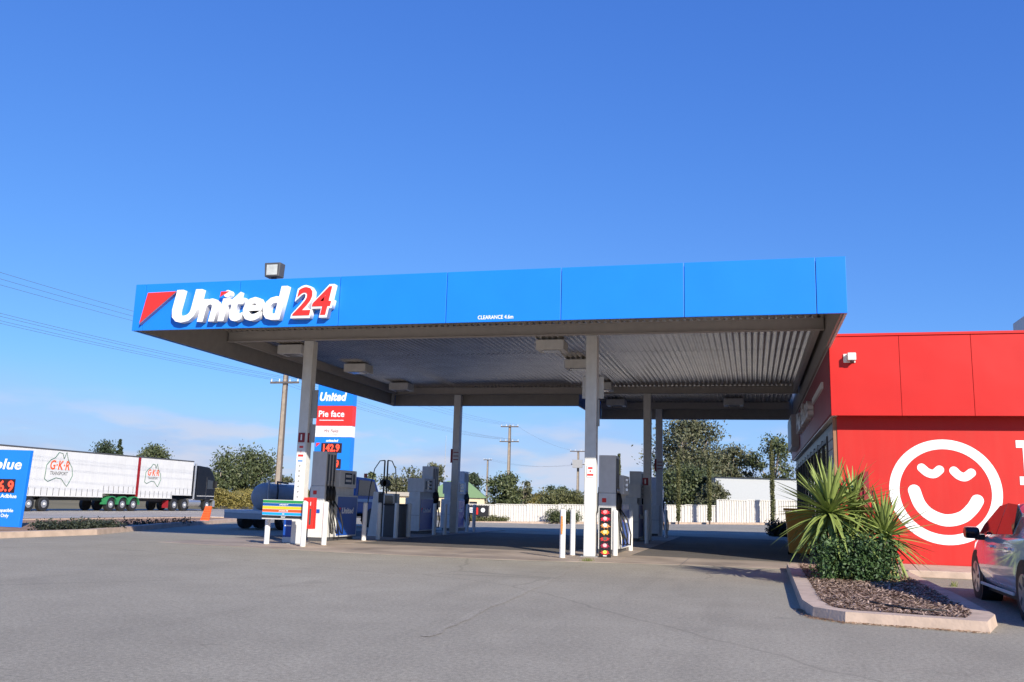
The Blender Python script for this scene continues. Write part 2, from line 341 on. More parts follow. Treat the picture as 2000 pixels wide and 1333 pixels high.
tag(b.build('leaf_litter', leafmat('litter', (.12, .06, .03), (.4, .22, .1)), fix=False), 'dry leaf litter gathered along the garden bed kerb', 'leaf litter', kind='stuff')
# a black irrigation hose lying on the mulch
tag(tube('irrigation_hose', BLACK, None, [G(1680, 1172, .13), G(1720, 1180, .13), G(1780, 1190, .14), G(1850, 1194, .13)], .012), 'thin black irrigation hose lying on the bark mulch', 'hose')

# ------------------------------------------------------------------ canopy
XL, XR, YF, ZB, ZT = -13.04, 1.70, 16.46, 4.6, 5.637
XS, YB1, YB2, XE = -5.9, 31.5, 36.4, 1.62
cano = thing('fuel_canopy', 'long blue fascia fuel canopy on white steel columns', 'canopy', (0, 0, 0))
def fpanel(x0, x1, y0, y1, nm='fascia_panel', mt=BLUE): return box(nm, mt, cano, x0, x1, y0, y1, ZB, ZT, .006)
J = [-12.78+2.3273*i for i in range(7)]
fpanel(XL, J[0]-.006, YF, YF+.05)
for i in range(6): fpanel(J[i]+.006, J[i+1]-.006, YF, YF+.05)
fpanel(J[6]+.006, XR, YF, YF+.05)
yy = lin(YF+.06, YB1, 2.35)
for a, c in zip(yy, yy[1:]): fpanel(XL, XL+.05, a+.006, c-.006)
yy = lin(YF+.06, YB2, 2.35)
SIDEW = mat('side_fascia_white', (.6, .58, .55), .5)
for a, c in zip(yy, yy[1:]): fpanel(XR-.05, XR, a+.006, c-.006, mt=SIDEW)
xx = lin(XL, XS, 2.35)
for a, c in zip(xx, xx[1:]): fpanel(a+.006, c-.006, YB1-.05, YB1)
yy = lin(YB1, YB2, 2.4)
for a, c in zip(yy, yy[1:]): fpanel(XS-.05, XS, a+.006, c-.006)
xx = lin(XS, XE, 2.35)
for a, c in zip(xx, xx[1:]): fpanel(a+.006, c-.006, YB2-.05, YB2)
# inner steel lining of the fascias (seen from below)
b = MB(); b.box(XL+.06, XR-.06, YF+.07, YF+.1, ZB+.02, ZT-.05).box(XL+.06, XL+.1, YF+.12, YB1-.1, ZB+.02, ZT-.05).box(XR-.1, XR-.06, YF+.12, YB2-.1, ZB+.02, ZT-.05)
b.box(XL+.12, XS, YB1-.1, YB1-.06, ZB+.02, ZT-.05).box(XS+.02, XE+.0, YB2-.1, YB2-.06, ZB+.02, ZT-.05)
b.build('fascia_lining', mat('lining_steel', (.3, .28, .26), .55), cano)
# corrugated roof sheet: ribs along Y, real geometry
def corr(x0, x1, y0, y1, z, nm):
    b = MB(); p = .15; n = int((x1-x0)/p*8)
    for i in range(n+1):
        x = x0+(x1-x0)*i/n; zz = z+.02*math.cos(2*math.pi*(x-x0)/p); b.v += [(x, y0, zz), (x, y1, zz)]
    b.f = [(2*i, 2*i+1, 2*i+3, 2*i+2) for i in range(n)]
    return b.build(nm, ZINC, cano, smooth=True, fix=False)
yy = [YF+.11, 20.1, 24, 27.9, YB1-.11]
for a, c in zip(yy, yy[1:]): corr(XL+.11, XR-.11, a-.05, c+.05, 5.255+.004*(yy.index(a) % 2), 'roof_sheet')
corr(XS+.03, XE-.13, YB1-.16, YB2-.11, 5.259, 'roof_sheet')
# flat top so the roof is closed
box('roof_top', mat('roof_top_metal', (.5, .5, .5), .5), cano, XL+.11, XR-.11, YF+.11, YB1-.11, 5.3, 5.33)
box('roof_top', MATS['roof_top_metal'], cano, XS+.03, XE-.13, YB1-.1, YB2-.11, 5.3, 5.33)
def ibeam(nm, x0, x1, y, z0=4.985, z1=5.243):
    MB().box(x0, x1, y-.006, y+.006, z0, z1).box(x0, x1, y-.07, y+.07, z0, z0+.014).box(x0, x1, y-.07, y+.07, z1-.014, z1).build(nm, BEAM, cano)
ibeam('roof_beam', XL+.13, XR-.13, 20.0); ibeam('roof_beam', XL+.13, XR-.13, 31.1); ibeam('roof_beam', XS+.05, XE-.15, 36.0)
for X in (XL+.25, XR-.25): box('edge_purlin', BEAM, cano, X-.05, X+.05, 20.08, 31.02, 5.0, 5.243)
def column(X, Y, w_=.26, d_=.26):
    c = box('column', OFFW, cano, X, X+w_, Y, Y+d_, .02, 4.985, .02)
    box('base_plate', GREY, c, X-.06, X+w_+.06, Y-.06, Y+d_+.06, .006, .022)
    return c
XA, XB = -10.76, -3.62
cA = column(XA, 20.0); cB = column(XB, 20.04); cC = column(XA+.26, 31.12); cD = column(XB+.06, 31.0); cE = column(XB-.02, 35.9)
box('downpipe', GREY, cano, -13.0+.12, -12.8, 30.9, 31.05, 4.62, 5.2)
# clearance lettering on the fascia
text('clearance_lettering', 'CLEARANCE 4.6m', TXTW, cano, (-4.77, YF-.004, 4.655), .075, width=.72, bold=.015)
# column signs
def csign(col, mt, x0, x1, Y, z0, z1, nm='column_sign'): return box(nm, mt, col, x0, x1, Y-.012, Y-.002, z0, z1)
for cc, X, Yc in ((cA, XA, 20.0),):
    s_ = csign(cc, DRED, X+.03, X+.2, Yc, 2.45, 2.68); box('sign_mark', TXTW, s_, X+.095, X+.13, Yc-.016, Yc-.013, 2.5, 2.64)
    s_ = box('column_sign', DRED, cc, X+.262, X+.272, Yc+.03, Yc+.2, 2.45, 2.68); box('sign_mark', TXTW, s_, X+.273, X+.276, Yc+.095, Yc+.13, 2.5, 2.64)
    s_ = csign(cc, WHITE, X+.02, X+.235, Yc, 1.0, 2.42)
    box('sign_mark', RED, s_, X+.08, X+.18, Yc-.017, Yc-.014, 2.31, 2.36); box('sign_mark', RED, s_, X+.06, X+.2, Yc-.017, Yc-.014, 2.1, 2.15); box('sign_mark', RED, s_, X+.122, X+.136, Yc-.017, Yc-.014, 2.2, 2.25)
    box('sign_mark', BLUE, s_, X+.06, X+.19, Yc-.017, Yc-.014, 1.98, 2.01)
    for k in range(7): MB().tube([(X+.12, Yc-.017, 1.88-k*.125), (X+.12, Yc-.014, 1.88-k*.125)], .028, 10).build('pictogram', GREY, s_)
    box('column_sign', GREY, cc, X+.275, X+.42, Yc+.1, Yc+.14, 3.05, 3.75); box('column_sign', GREY, cc, X+.275, X+.4, Yc+.1, Yc+.14, 2.45, 2.9)
    MB().tube([(X+.3, 21.59, 1.42), (X+.3, 21.595, 1.42)], .05, 12)
s_ = csign(cB, WHITE, XB+.06, XB+.22, 20.04, 1.75, 2.0)
for zz, w_ in ((1.93, .05), (1.86, .012), (1.78, .07)): box('sign_mark', RED, s_, XB+.14-w_, XB+.14+w_, 20.022, 20.0255, zz, zz+.04)
box('column_sign', LGREY, cB, XB-.12, XB+.38, 20.31, 20.34, 3.55, 4.05); box('column_sign', GREY, cB, XB+.27, XB+.31, 20.1, 20.2, 2.9, 3.5)
for cc, X, Yc in ((cC, XA+.26, 31.12), (cE, XB-.02, 35.9)):
    s_ = box('column_sign', LGREY, cc, X-.04, X+.3, Yc-.03, Yc-.012, 2.5, 3.0); box('sign_mark', DRED, s_, X-.04, X+.04, Yc-.034, Yc-.031, 2.5, 3.0)
    for k in range(3): box('sign_mark', DRED, s_, X+.07, X+.26, Yc-.034, Yc-.031, 2.6+k*.13, 2.63+k*.13)
s_ = csign(cD, DRED, XB+.03, XB+.23, 31.0, 1.85, 2.1); box('sign_mark', TXTW, s_, XB+.11, XB+.15, 30.984, 30.986, 1.9, 2.05)

# canopy sign: emblem and extruded letters
sg = thing('canopy_sign', 'white raised United lettering with red 24 and red triangle on blue fascia', 'sign', (0, 0, 0))
TRI = [PY(290, 573, YF-.1), PY(345, 570, YF-.1), PY(273, 632, YF-.1)]
b = MB(); b.prism([(p.x, p.z) for p in TRI], 'y', YF-.012, YF-.12); tri = b.build('emblem', RED, sg)
b = MB(); q = [(p.x, p.z) for p in TRI]; cx, cz = sum(p[0] for p in q)/3, sum(p[1] for p in q)/3
b.prism([(cx+(x-cx)*1.05, cz+(z-cz)*1.05) for x, z in q], 'y', YF-.004, YF-.1); b.build('emblem_rim', mat('emblem_rim', (.35, .3, .5), .5), tri)
text('lettering', 'United', TXTW, sg, ((-12.03-9.36)/2, YF-.075, 4.76), .67, width=2.72, depth=.14, bold=.03, shear=.2)
t2 = text('number_lettering', '24', TXTW, sg, ((-9.17-8.2)/2, YF-.075, 4.8), .6, width=.95, depth=.14, bold=.06, shear=.2)
text('number_face', '24', RED, t2, (0, -.078, .02), .57, width=.86, depth=.012, bold=.02, shear=.2)
p = PY(437, 575, YF-.16); b = MB(); b.prism([(p.x-.07, p.z+.06), (p.x+.12, p.z+.06), (p.x-.09, p.z-.06)], 'y', YF-.15, YF-.16); b.build('letter_dot', RED, sg)

# floodlight on top of the canopy
fl = thing('floodlight', 'black square floodlight standing on top of the blue fascia', 'floodlight', (-9.75, 16.6, 5.637))
MB().prism([(-.17, .07), (.17, .07), (.19, .38), (-.19, .38)], 'y', -.1, .12).build('housing', DGREY, fl, bevel=.02)
box('lens', mat('lamp_glass', (.5, .52, .5), .15, var=.2, scale=5), fl, -.125, .125, -.106, -.098, .11, .33)
box('bracket', DGREY, fl, -.04, .04, -.03, .05, 0, .09)

# box lights under the canopy
def boxlight(px, py, label):
    p = G(px, py, 5.02); t = thing('canopy_light', label, 'light fitting', (p.x, p.y, 4.96), 0, 'box lights under the canopy')
    box('housing', OFFW, t, -.36, .36, -.3, .3, 0, .25, .015)
    box('lens', mat('lens_glass', (.2, .2, .21), .15), t, -.22, .22, -.2, .2, -.012, .003)
    box('hanger', GREY, t, -.3, -.26, -.02, .02, .25, .30); box('hanger', GREY, t, .26, .3, -.02, .02, .25, .30)
for px, py, lb in ((575, 690, 'box light under canopy beside the front column with red sign plates'), (700, 725, 'box light under canopy above the first tall pump'), (784, 760, 'box light under canopy near its back corner'),
                   (1078, 682, 'box light under canopy just before the plain front column'), (1130, 718, 'box light under canopy partly behind the plain front column'), (1176, 760, 'box light under canopy just past the plain front column'),
                   (1204, 791, 'box light under the rear canopy extension near the paired columns'), (1433, 790, 'box light under the rear canopy extension near the red shop')):
    boxlight(px, py, lb)

# ------------------------------------------------------------------ pumps
def pump(name, label, loc, rz):
    t = thing(name, label, 'fuel pump', loc, rz, 'fuel pumps on the islands')
    # local: tower at y 0..0.62, body y 0.62..1.95, +x is a hose side; width .42
    tw = box('tower', OFFW, t, -.21, .21, 0, .62, .1, 1.42, .012)
    box('tower_head', LGREY, t, -.205, .205, .005, .615, 1.425, 2.32, .012)
    box('plinth', DGREY, t, -.2, .2, .02, 1.9, 0, .1)
    bd = box('cabinet', OFFW, t, -.27, .27, .63, 1.95, .1, 1.2, .012)
    for s in (-1, 1):
        pn = box('side_panel', DBLUE, bd, s*.272, s*.28, .68, 1.9, .14, 1.16)
        text('lettering', 'United', TXTW, pn, (s*.283, 1.29, .72), .15, face='+x' if s > 0 else '-x', width=.75, bold=.03, shear=.2)
        MB().prism([(s*.2+1.29-.66 if 0 else .78, .87), (.9, .87), (.78, .74)] if s > 0 else [(1.8, .87), (1.68, .87), (1.8, .74)], 'x', s*.281, s*.284).build('emblem', RED, pn)
    for k, (zz, cm) in enumerate(((1.2, RED), (.95, WHITE), (.72, DBLUE))): box('sticker', cm, tw, -.12+.05*k, -.02+.06*k, -.006, -.001, zz, zz+.1)
    box('front_seam', DGREY, bd, -.25, .25, 1.951, 1.955, .62, .628); box('front_seam', DGREY, bd, -.25, .25, .622, .628, .62, .628)
    box('neck', OFFW, t, -.2, .2, .66, 1.8, 1.2, 1.4)
    dp = box('display_box', LGREY, t, -.31, .31, .66, 1.7, 1.4, 1.87, .015)
    for s in (-1, 1):
        box('screen', GLASS, dp, s*.311, s*.315, .95, 1.4, 1.5, 1.8); box('keypad', DGREY, dp, s*.311, s*.315, 1.46, 1.6, 1.5, 1.78); box('display_row', LGREY, dp, s*.3155, s*.3175, 1.0, 1.34, 1.68, 1.75); box('display_row', LGREY, dp, s*.3155, s*.3175, 1.0, 1.34, 1.56, 1.62)
        for k in range(3):
            y = .12+k*.18
            box('nozzle_slot', DGREY, t, s*.206, s*.212, y-.05, y+.05, 1.2, 2.25)
            nz_ = MB().tube([(s*.24, y, 1.05), (s*.25, y, 1.25), (s*.23, y, 1.42)], [.04, .05, .03], 8).build('nozzle', BLACK, t, smooth=True)
            tube('spout', CHROME, nz_, [(s*.23, y, 1.42), (s*.225, y, 1.56)], .014)
            o = .06*k
            tube('hose', BLACK, t, [(s*.235, y, 1.08), (s*(.3+o), y+.03, .8), (s*(.38+o), y+.08, .45), (s*(.36+o), y+.14, .2), (s*(.29+o), y+.2, .22), (s*.25, y+.23, .6), (s*.222, y+.23, 1.2)], .018)
    return t
p0 = G(613, 1058)
pm = pump('fuel_pump', 'tall grey and white fuel pump behind the striped price board', (-10.96, 21.65, .006), 0)
def pump_copy(label, loc, rz):
    c = copy_tree(pm); c.location = loc; c.rotation_euler = (0, 0, rz); c['label'] = label; return c
def near_corner(px, py): return G(px, py)
pump_copy('fuel pump between black bin and the column with a red edged plate', (-11.2+.1, 30.9, .006), math.pi)
pump_copy('fuel pump right beside the back column with a red edged plate', (-11.35, 35.3, .006), math.pi)
pump_copy('fuel pump behind the tall black candy poster', (-3.34, 21.6, .006), 0)
pump_copy('shaded fuel pump beside the column with small red square sign', (-3.86, 31.9, .006), math.pi)
pump_copy('shaded fuel pump in the last row beside the rear column', (-3.75, 37.8, .006), math.pi)

# fuel additive dispenser with hose arch
ad = thing('additive_dispenser', 'white split cabinet dispenser with tall black hose arch between bollards', 'dispenser', (*G(742, 1049).xy, .006))
b = MB(); b.prism([(-.42, 0), (-.12, 0), (-.12, 1.35), (-.28, 1.35)], 'y', 0, .5); b.build('side_cabinet', OFFW, ad, bevel=.01)
b = MB(); b.prism([(.05, 0), (.42, 0), (.38, 1.3), (.05, 1.3)], 'y', 0, .5); cb = b.build('side_cabinet', OFFW, ad, bevel=.01)
box('screen', GLASS, cb, .1, .36, -.012, -.002, .95, 1.24); box('panel', DBLUE, cb, .422, .428, .06, .46, .1, .8)
box('core', BLACK, ad, -.119, .049, .03, .47, 0, 1.3)
for x in (-.07, .03): cyl('mast', BLACK, ad, (x, .25, 1.3), (x, .25, 2.32), .025, n=10)
for x, s in ((-.07, -1), (.03, 1)):
    tube('hose', BLACK, ad, [(x, .25, 2.32), (x+s*.15, .22, 2.3), (x+s*.3, .18, 2.05), (x+s*.38, .1, 1.5), (x+s*.42, .05, .9), (x+s*.6, 0, .45) if s < 0 else (x+s*.35, -.02, .8)], .016)
    cyl('reel', BLACK, ad, (x, .2, 1.62), (x, .3, 1.62), .11, n=14)

# bollards
bol = None
def bollard(px, py, label, group=None, h=1.03, r=.062, post=None, z=0.006):
    global bol
    p = G(px, py)
    if bol is None:
        o = thing('bollard', label, 'bollard', (p.x, p.y, z), 0, group)
        MB().tube([(0, 0, 0), (0, 0, 1.0), (0, 0, 1.02), (0, 0, 1.03)], [.062, .062, .05, .02], 20).build('post', WHITE, o)
        MB().tube([(0, 0, 0), (0, 0, .012)], [.09, .09], 16).build('foot_ring', CONC, o)
        bol = o
    else:
        o = copy_tree(bol); o.location = (p.x, p.y, z); o['label'] = label
        if group: o['group'] = group
        elif 'group' in o: del o['group']
    return o
GB = 'white bollards along the left pump island'
bollard(520, 1064, 'white bollard carrying the outer end of the striped price board')
bollard(591, 1069, 'white bollard at the price board end beside the red cabinet')
bollard(632, 1066, 'sunlit white bollard in front of the first pump hoses')
for px, py in ((710, 1057), (738, 1055)): bollard(px, py, 'white bollard in front of the hose arch dispenser', GB)
for px, py in ((772, 1052), (797, 1050)): bollard(px, py, 'white bollard beside the black bin in canopy shade', GB)
for px, py in ((847, 1046), (868, 1046)): bollard(px, py, 'white bollard before the pump at the back column', GB)
for px, py in ((912, 1040), (925, 1040)): bollard(px, py, 'shaded bollard past the back column in line with black fence banner', GB)
bb = bollard(1098, 1091, 'sunlit white bollard with an orange sticker')
bollard(1118, 1086, 'white bollard between the stickered bollard and the plain front column')
bollard(1201, 1087, 'sunlit white bollard just beside the black candy poster')
GR = 'shaded bollards along the right pump island'
bollard(1231, 1077, 'shaded bollard standing alone before the second right island pump', GR)
bollard(1263, 1063, 'shaded bollard beside the column with small red square sign', GR)
bollard(1301, 1051, 'shaded bollard beside the last row pump', GR)
b = MB()
for k in range(7):
    z = .5+k*.055; w_ = .03-.003*abs(k-3); b.box(-w_, w_*.6, -.072, -.064, z, z+.05)
b.build('sticker', mat('sticker_orange', (.75, .25, .05), .6), bb)

# striped price board on two bollards
pL, pR = G(520, 1064), G(591, 1069)
yb = (pL.y+pR.y)/2-.1
A = PY(514, 978, yb); B = PY(594, 1024, yb)
pbd = thing('price_board', 'striped rainbow fuel grade board mounted between two bollards', 'sign', (A.x, yb, 0))
wd = B.x-A.x; z0, z1 = .60, 1.05
box('backing_board', LGREY, pbd, 0, wd, 0, .03, z0, z1)
cols = [((.02, .25, .07), 'green'), ((.01, .09, .33), 'navy'), ((.72, .5, .02), 'yellow'), ((.68, .09, .02), 'orange'), ((.01, .33, .75), 'sky'), ((.02, .02, .022), 'ink')]
names_ = [None, 'unleaded 91', None, 'premium 98', 'gas', 'diesel']
hh = (z1-z0-.03)/6
for k, (c, nm) in enumerate(cols):
    zz = z1-.01-(k+1)*hh
    st = box('stripe', mat('stripe_'+nm, c, .4, var=.02), pbd, .005, wd-.005, -.008, -.001, zz+.006, zz+hh-.002)
    box('thin_line', TXTW, st, .005, wd-.005, -.0075, -.0012, zz+.0005, zz+.005)
    if names_[k]: text('lettering', names_[k], TXTW, st, (wd/2, -.011, zz+.025), .032, bold=.02, shear=.15)
# red cabinet on the first column
rc = thing('fire_cabinet', 'tall red cabinet with clear slot fixed beside the first pump', 'cabinet', (-10.46, 19.98, 0))
box('case', RED, rc, 0, .27, 0, .16, .38, 1.12, .01); box('window', DGREY, rc, .17, .22, -.006, -.001, .48, .86); box('latch', LGREY, rc, .18, .2, -.012, -.007, .93, 1.02)
# blue cleaning stand behind the price board
ws = thing('wash_stand', 'small blue windscreen wash stand with white base behind price board', 'stand', (*G(560, 1061).xy, .006))
box('case', DBLUE, ws, -.13, .13, 0, .25, .14, .62, .015); box('base', OFFW, ws, -.13, .13, 0, .25, 0, .138); box('label_plate', TXTW, ws, -.09, .09, -.006, -.001, .4, .43)
# black bin between bollards
bn = thing('black_bin', 'black square bin between bollards in the canopy shade', 'bin', (*G(762, 1050).xy, .006))
box('body', DGREY, bn, -.25, .3, 0, .55, 0, .95, .02); box('lid', BLACK, bn, -.27, .32, -.02, .57, .952, 1.0, .015)
# black candy poster by the second column
po = thing('candy_poster', 'tall black poster with colourful candy splashes before the right island', 'poster', (PY(1170, 1050, 20.05).x, 20.05, .006))
pw = (G(1197, 1092)-G(1170, 1092)).x
box('panel', mat('poster_black', (.012, .012, .013), .4), po, 0, pw, 0, .03, .0, 1.08, .004)
pc = [(.7, .02, .03), (.65, .02, .05), (.8, .3, .1), (.8, .4, .03), (.6, .03, .03), (.35, .02, .05), (.6, .05, .04)]
pc2 = [(.8, .3, .3), (.7, .5, .5), (.8, .8, .8), (.8, .6, .3), (.12, .1, .08), (.7, .5, .5), (.5, .7, .1)]
rr = random.Random(3)
for k in range(7):
    z = .98-k*.145
    b = MB(); pts = []
    for i in range(18):
        a = 2*math.pi*i/18; r_ = (1 if i % 2 else .65)*rr.uniform(.8, 1.15); pts.append((pw/2+math.cos(a)*pw*.44*r_, z+math.sin(a)*.06*r_))
    b.prism(pts, 'y', -.003, -.001); b.build('splash', mat('candy_%d' % k, pc[k], .5, var=.25, scale=30), po)
    b = MB(); b.prism([(pw/2+math.cos(t)*.045, z+.01+math.sin(t)*.04) for t in [2*math.pi*i/14 for i in range(14)]], 'y', -.006, -.004); b.build('candy_disc', mat('candy_disc_%d' % k, pc2[k], .5, var=.3, scale=60), po)
box('caption', TXTW, po, pw*.35, pw*.65, -.004, -.001, .03, .05)

# ------------------------------------------------------------------ red shop
YW = 20.4; XW = 1.68
sh = thing('red_shop', 'red shop building with white smiling face painted on the wall', 'building', (0, 0, 0))
box('wall', WRED, sh, XW+.12, 14, YW, YW+.2, .13, 3.2)
FX = [1.66, 3.05, 4.43, 5.81, 7.19, 8.57, 9.95, 11.33]
ZF0, ZF1 = 3.14, 4.83
FRED = mat('fascia_red', (.54, .018, .014), .42, spec=.3, var=.03, scale=1.5, warp=.35)
for a, c in zip(FX, FX[1:]): box('fascia_panel', FRED, sh, a+.004, c-.004, YW-.4, YW-.36, ZF0, ZF1, .004)
box('fascia_core', DRED, sh, 1.68, 11.3, YW-.355, YW+.15, ZF0+.03, ZF1-.03)
box('capping', FRED, sh, 1.64, 11.35, YW-.425, YW+.2, ZF1+.002, ZF1+.06, .006)
# side wall toward the pumps
PUR = mat('side_fascia_red', (.3, .03, .05), .5, var=.1, scale=.6)
yy = lin(YW-.34, 39.5, 2.4)
for a, c in zip(yy, yy[1:]): box('side_fascia_panel', PUR, sh, XW-.02, XW+.02, a+.003, c-.003, ZF0+.05, ZF1, .003)
box('side_wall', mat('shopfront_dark', (.05, .05, .055), .4), sh, XW+.14, XW+.3, YW+.2, 39.4, .13, ZF0+.04)
box('soffit', WHITE, sh, XW+.021, XW+.13, YW-.3, 39.4, ZF0+.02, ZF0+.05)
yy = lin(YW+2.2, 39.2, 1.55)
for k, (a, c) in enumerate(zip(yy, yy[1:])):
    w_ = box('window', GLASS, sh, XW+.1, XW+.128, a+.05, c-.05, .35 if k % 3 else .16, 2.75)
    b = MB(); b.box(XW+.06, XW+.135, a-.03, a+.03, .14, 2.9).box(XW+.07, XW+.134, a+.031, c-.031, 2.76, 2.86); b.build('frame', DGREY, w_)
SL = mat('slat_grey', (.3, .33, .38), .5)
for k in range(9): box('slat', SL, sh, XW+.09, XW+.125, YW+.25, YW+2.05, 1.0+k*.22, 1.2+k*.22)
box('corner_post', mat('corner_brown', (.3, .14, .07), .6), sh, XW+.04, XW+.119, YW+.02, YW+.2, .13, ZF0)
# shop sign on the side fascia: raised white lettering and framed panel
text('lettering', 'Pie', TXTW, sh, (XW-.09, 30.6, 3.7), .62, face='-x', width=2.3, depth=.16, bold=.03); text('lettering', 'face', TXTW, sh, (XW-.09, 27.2, 3.7), .62, face='-x', width=3.6, depth=.16, bold=.03)
box('tagline_strip', TXTW, sh, XW-.07, XW-.022, 21.8, 25.2, 3.95, 4.1)
fp = box('framed_panel', LGREY, sh, XW-.28, XW-.022, 33.2, 36.2, 3.35, 4.5, .01); box('panel_face', mat('panel_picture', (.08, .25, .4), .4, var=.5, scale=2), fp, XW-.29, XW-.281, 33.3, 36.1, 3.45, 4.4)
# smiling face
c0 = PY(1846, 960, YW); RO = 1.075; RI = .875; yq = YW-.004
b = MB(); n = 72
for i in range(n):
    a = 2*math.pi*i/n; b.v += [(c0.x+math.cos(a)*RO, yq, c0.z-.01+math.sin(a)*RO), (c0.x+math.cos(a)*RI, yq, c0.z-.01+math.sin(a)*RI)]
b.f = [(2*i, 2*((i+1) % n), 2*((i+1) % n)+1, 2*i+1) for i in range(n)]
fo = b.build('face_ring', TXTW, sh)
def stroke(pts, r_, nm):
    """flat stroke with round ends through pixel points on the wall"""
    P = [PY(x, y, YW) for x, y in pts]; P = [Vector((p.x, p.z)) for p in P]; Q = []
    for i in range(len(P)-1):
        p_, q_, r0, r1 = P[max(i-1, 0)], P[i], P[i+1], P[min(i+2, len(P)-1)]
        for k in range(6):
            t = k/6; Q.append(.5*((2*q_)+(-p_+r0)*t+(2*p_-5*q_+4*r0-r1)*t*t+(-p_+3*q_-3*r0+r1)*t**3))
    Q.append(P[-1]); L_, R_ = [], []
    for i, q_ in enumerate(Q):
        d = (Q[min(i+1, len(Q)-1)]-Q[max(i-1, 0)]).normalized(); nn = Vector((-d.y, d.x)); L_.append(q_+nn*r_); R_.append(q_-nn*r_)
    def cap(c, d): return [c+Vector((d.x*math.cos(a)-d.y*math.sin(a), d.x*math.sin(a)+d.y*math.cos(a)))*r_ for a in [math.pi/2-math.pi*k/8 for k in range(1, 8)]]
    e0 = (Q[-1]-Q[-2]).normalized(); e1 = (Q[0]-Q[1]).normalized()
    poly = L_+cap(Q[-1], e0)+R_[::-1]+cap(Q[0], e1)
    bm = bmesh.new(); vs = [bm.verts.new((p.x, yq, p.y)) for p in poly]; f = bm.faces.new(vs); bmesh.ops.triangulate(bm, faces=[f])
    me = bpy.data.meshes.new(nm); bm.to_mesh(me); bm.free(); me.materials.append(TXTW); o = bpy.data.objects.new(nm, me); COL.objects.link(o); o.parent = fo
stroke([(1800, 914), (1811, 923), (1824, 926), (1835, 918)], .088, 'eye'); stroke([(1863, 920), (1873, 929), (1885, 932), (1897, 924)], .088, 'eye')
stroke([(1785.6, 958.4), (1796.5, 985.5), (1816.4, 1005.4), (1847.8, 1016.8), (1879, 1011), (1899, 994), (1909, 978.3)], .122, 'mouth')
P1 = PY(1983, 858, YW)
b = MB(); x0 = P1.x; b.box(x0, x0+.5, yq-.003, yq, 2.53, 2.68).box(x0+.12, x0+.36, yq-.003, yq, 1.95, 2.529).box(x0+.03, x0+.48, yq-.003, yq, 1.78, 1.949); b.build('wall_letter', TXTW, sh)
# camera box on the fascia, hose reel on wall, roof unit
sc = thing('security_light', 'small white sensor box fixed to the red fascia', 'sensor', (2.06, YW-.4, 4.35))
box('plate', WHITE, sc, -.12, .12, -.03, 0, -.09, .1, .008); box('housing', OFFW, sc, -.05, .12, -.2, -.031, -.06, .1, .015); cyl('sensor_eye', DGREY, sc, (.04, -.14, -.1), (.04, -.12, -.061), .04, n=12)
hr = thing('hose_reel', 'dark red hose reel bracket on the red wall behind spiky plant', 'hose reel', (*PY(1690, 940, YW-.02).xy, 0))
MB().tube([(0, -.12, 1.5), (0, -.02, 1.5)], .13, 18).build('drum', DRED, hr); box('bracket', DRED, hr, -.05, .05, -.16, -.01, 1.1, 1.99); tube('hose', BLACK, hr, [(.12, -.1, 1.6), (.1, -.12, 1.2), (.05, -.1, .9)], .02)
ac = thing('roof_unit', 'grey air conditioning unit on the roof of the red shop', 'air conditioner', (6.6, 24, 4.8))
box('case', GREY, ac, 0, 1.2, 0, 1.2, .1, 1.25, .02); box('grille', DGREY, ac, .15, 1.1, -.02, -.002, .25, 1.1); box('foot', DGREY, ac, .1, 1.1, .1, 1.1, 0, .1)
box('roof', mat('shop_roof', (.4, .4, .4), .6), sh, XW+.2, 14, YW+.25, 39.3, 4.7, 4.78)
# yellow bin
yb_ = thing('yellow_bin', 'dark yellow wheeled rubbish bin behind the spiky plant', 'bin', (1.17, 24.9, .006))
MB().prism([(-.26, .06), (.26, .06), (.33, 1.12), (-.33, 1.12)], 'y', -.3, .3).build('body', YELLOW, yb_, bevel=.02); box('lid', YELLOW, yb_, -.37, .37, -.36, .36, 1.125, 1.19, .02)
for s in (-1, 1): MB().tube([(s*.2, .3, .1), (s*.28, .3, .1)], .1, 14).build('wheel', BLACK, yb_)

# ------------------------------------------------------------------ plants near
def leaf_cloud(b, c, rad, n, size, rnd, flat=1., droop=0):
    for _ in range(n):
        d = Vector((rnd.gauss(0, 1), rnd.gauss(0, 1), rnd.gauss(0, 1)*flat)); d = d*(rad/2.0); p = Vector(c)+d
        a = Vector((rnd.uniform(-1, 1), rnd.uniform(-1, 1), rnd.uniform(-1, 1)-droop)).normalized(); e = a.orthogonal().normalized()
        e = (Matrix.Rotation(rnd.uniform(0, 6.28), 3, a) @ e); s_ = size*rnd.uniform(.6, 1.4); a = a*s_; e = e*s_*.45
        b.add([p-a, p-a*.1+e, p+a, p-a*.1-e], [(0, 1, 2, 3)])
def blade_mesh(L, w_, bend, mt, nm):
    b = MB(); N = 5
    for i in range(N+1):
        t = i/N; ww = w_*(1-t)**.7*(.6+.8*min(1, t*3)) if i < N else 0.002; x = L*t; z = -bend*L*t*t
        b.v += [(x, -ww, z+ww*.35), (x, 0, z), (x, ww, z+ww*.35)]
    for i in range(N): k = 3*i; b.f += [(k, k+1, k+4, k+3), (k+1, k+2, k+5, k+4)]
    me = bpy.data.meshes.new(nm); me.from_pydata(b.v, [], b.f); me.materials.append(mt); return me
BL = [blade_mesh(L, .03, bd_, YUC, 'leaf') for L, bd_ in ((.75, .1), (.85, .25), (.68, .45), (.8, 0.03))]
BLD = [blade_mesh(.6, .02, .6, YUCD, 'leaf')]
rnd = random.Random(11)
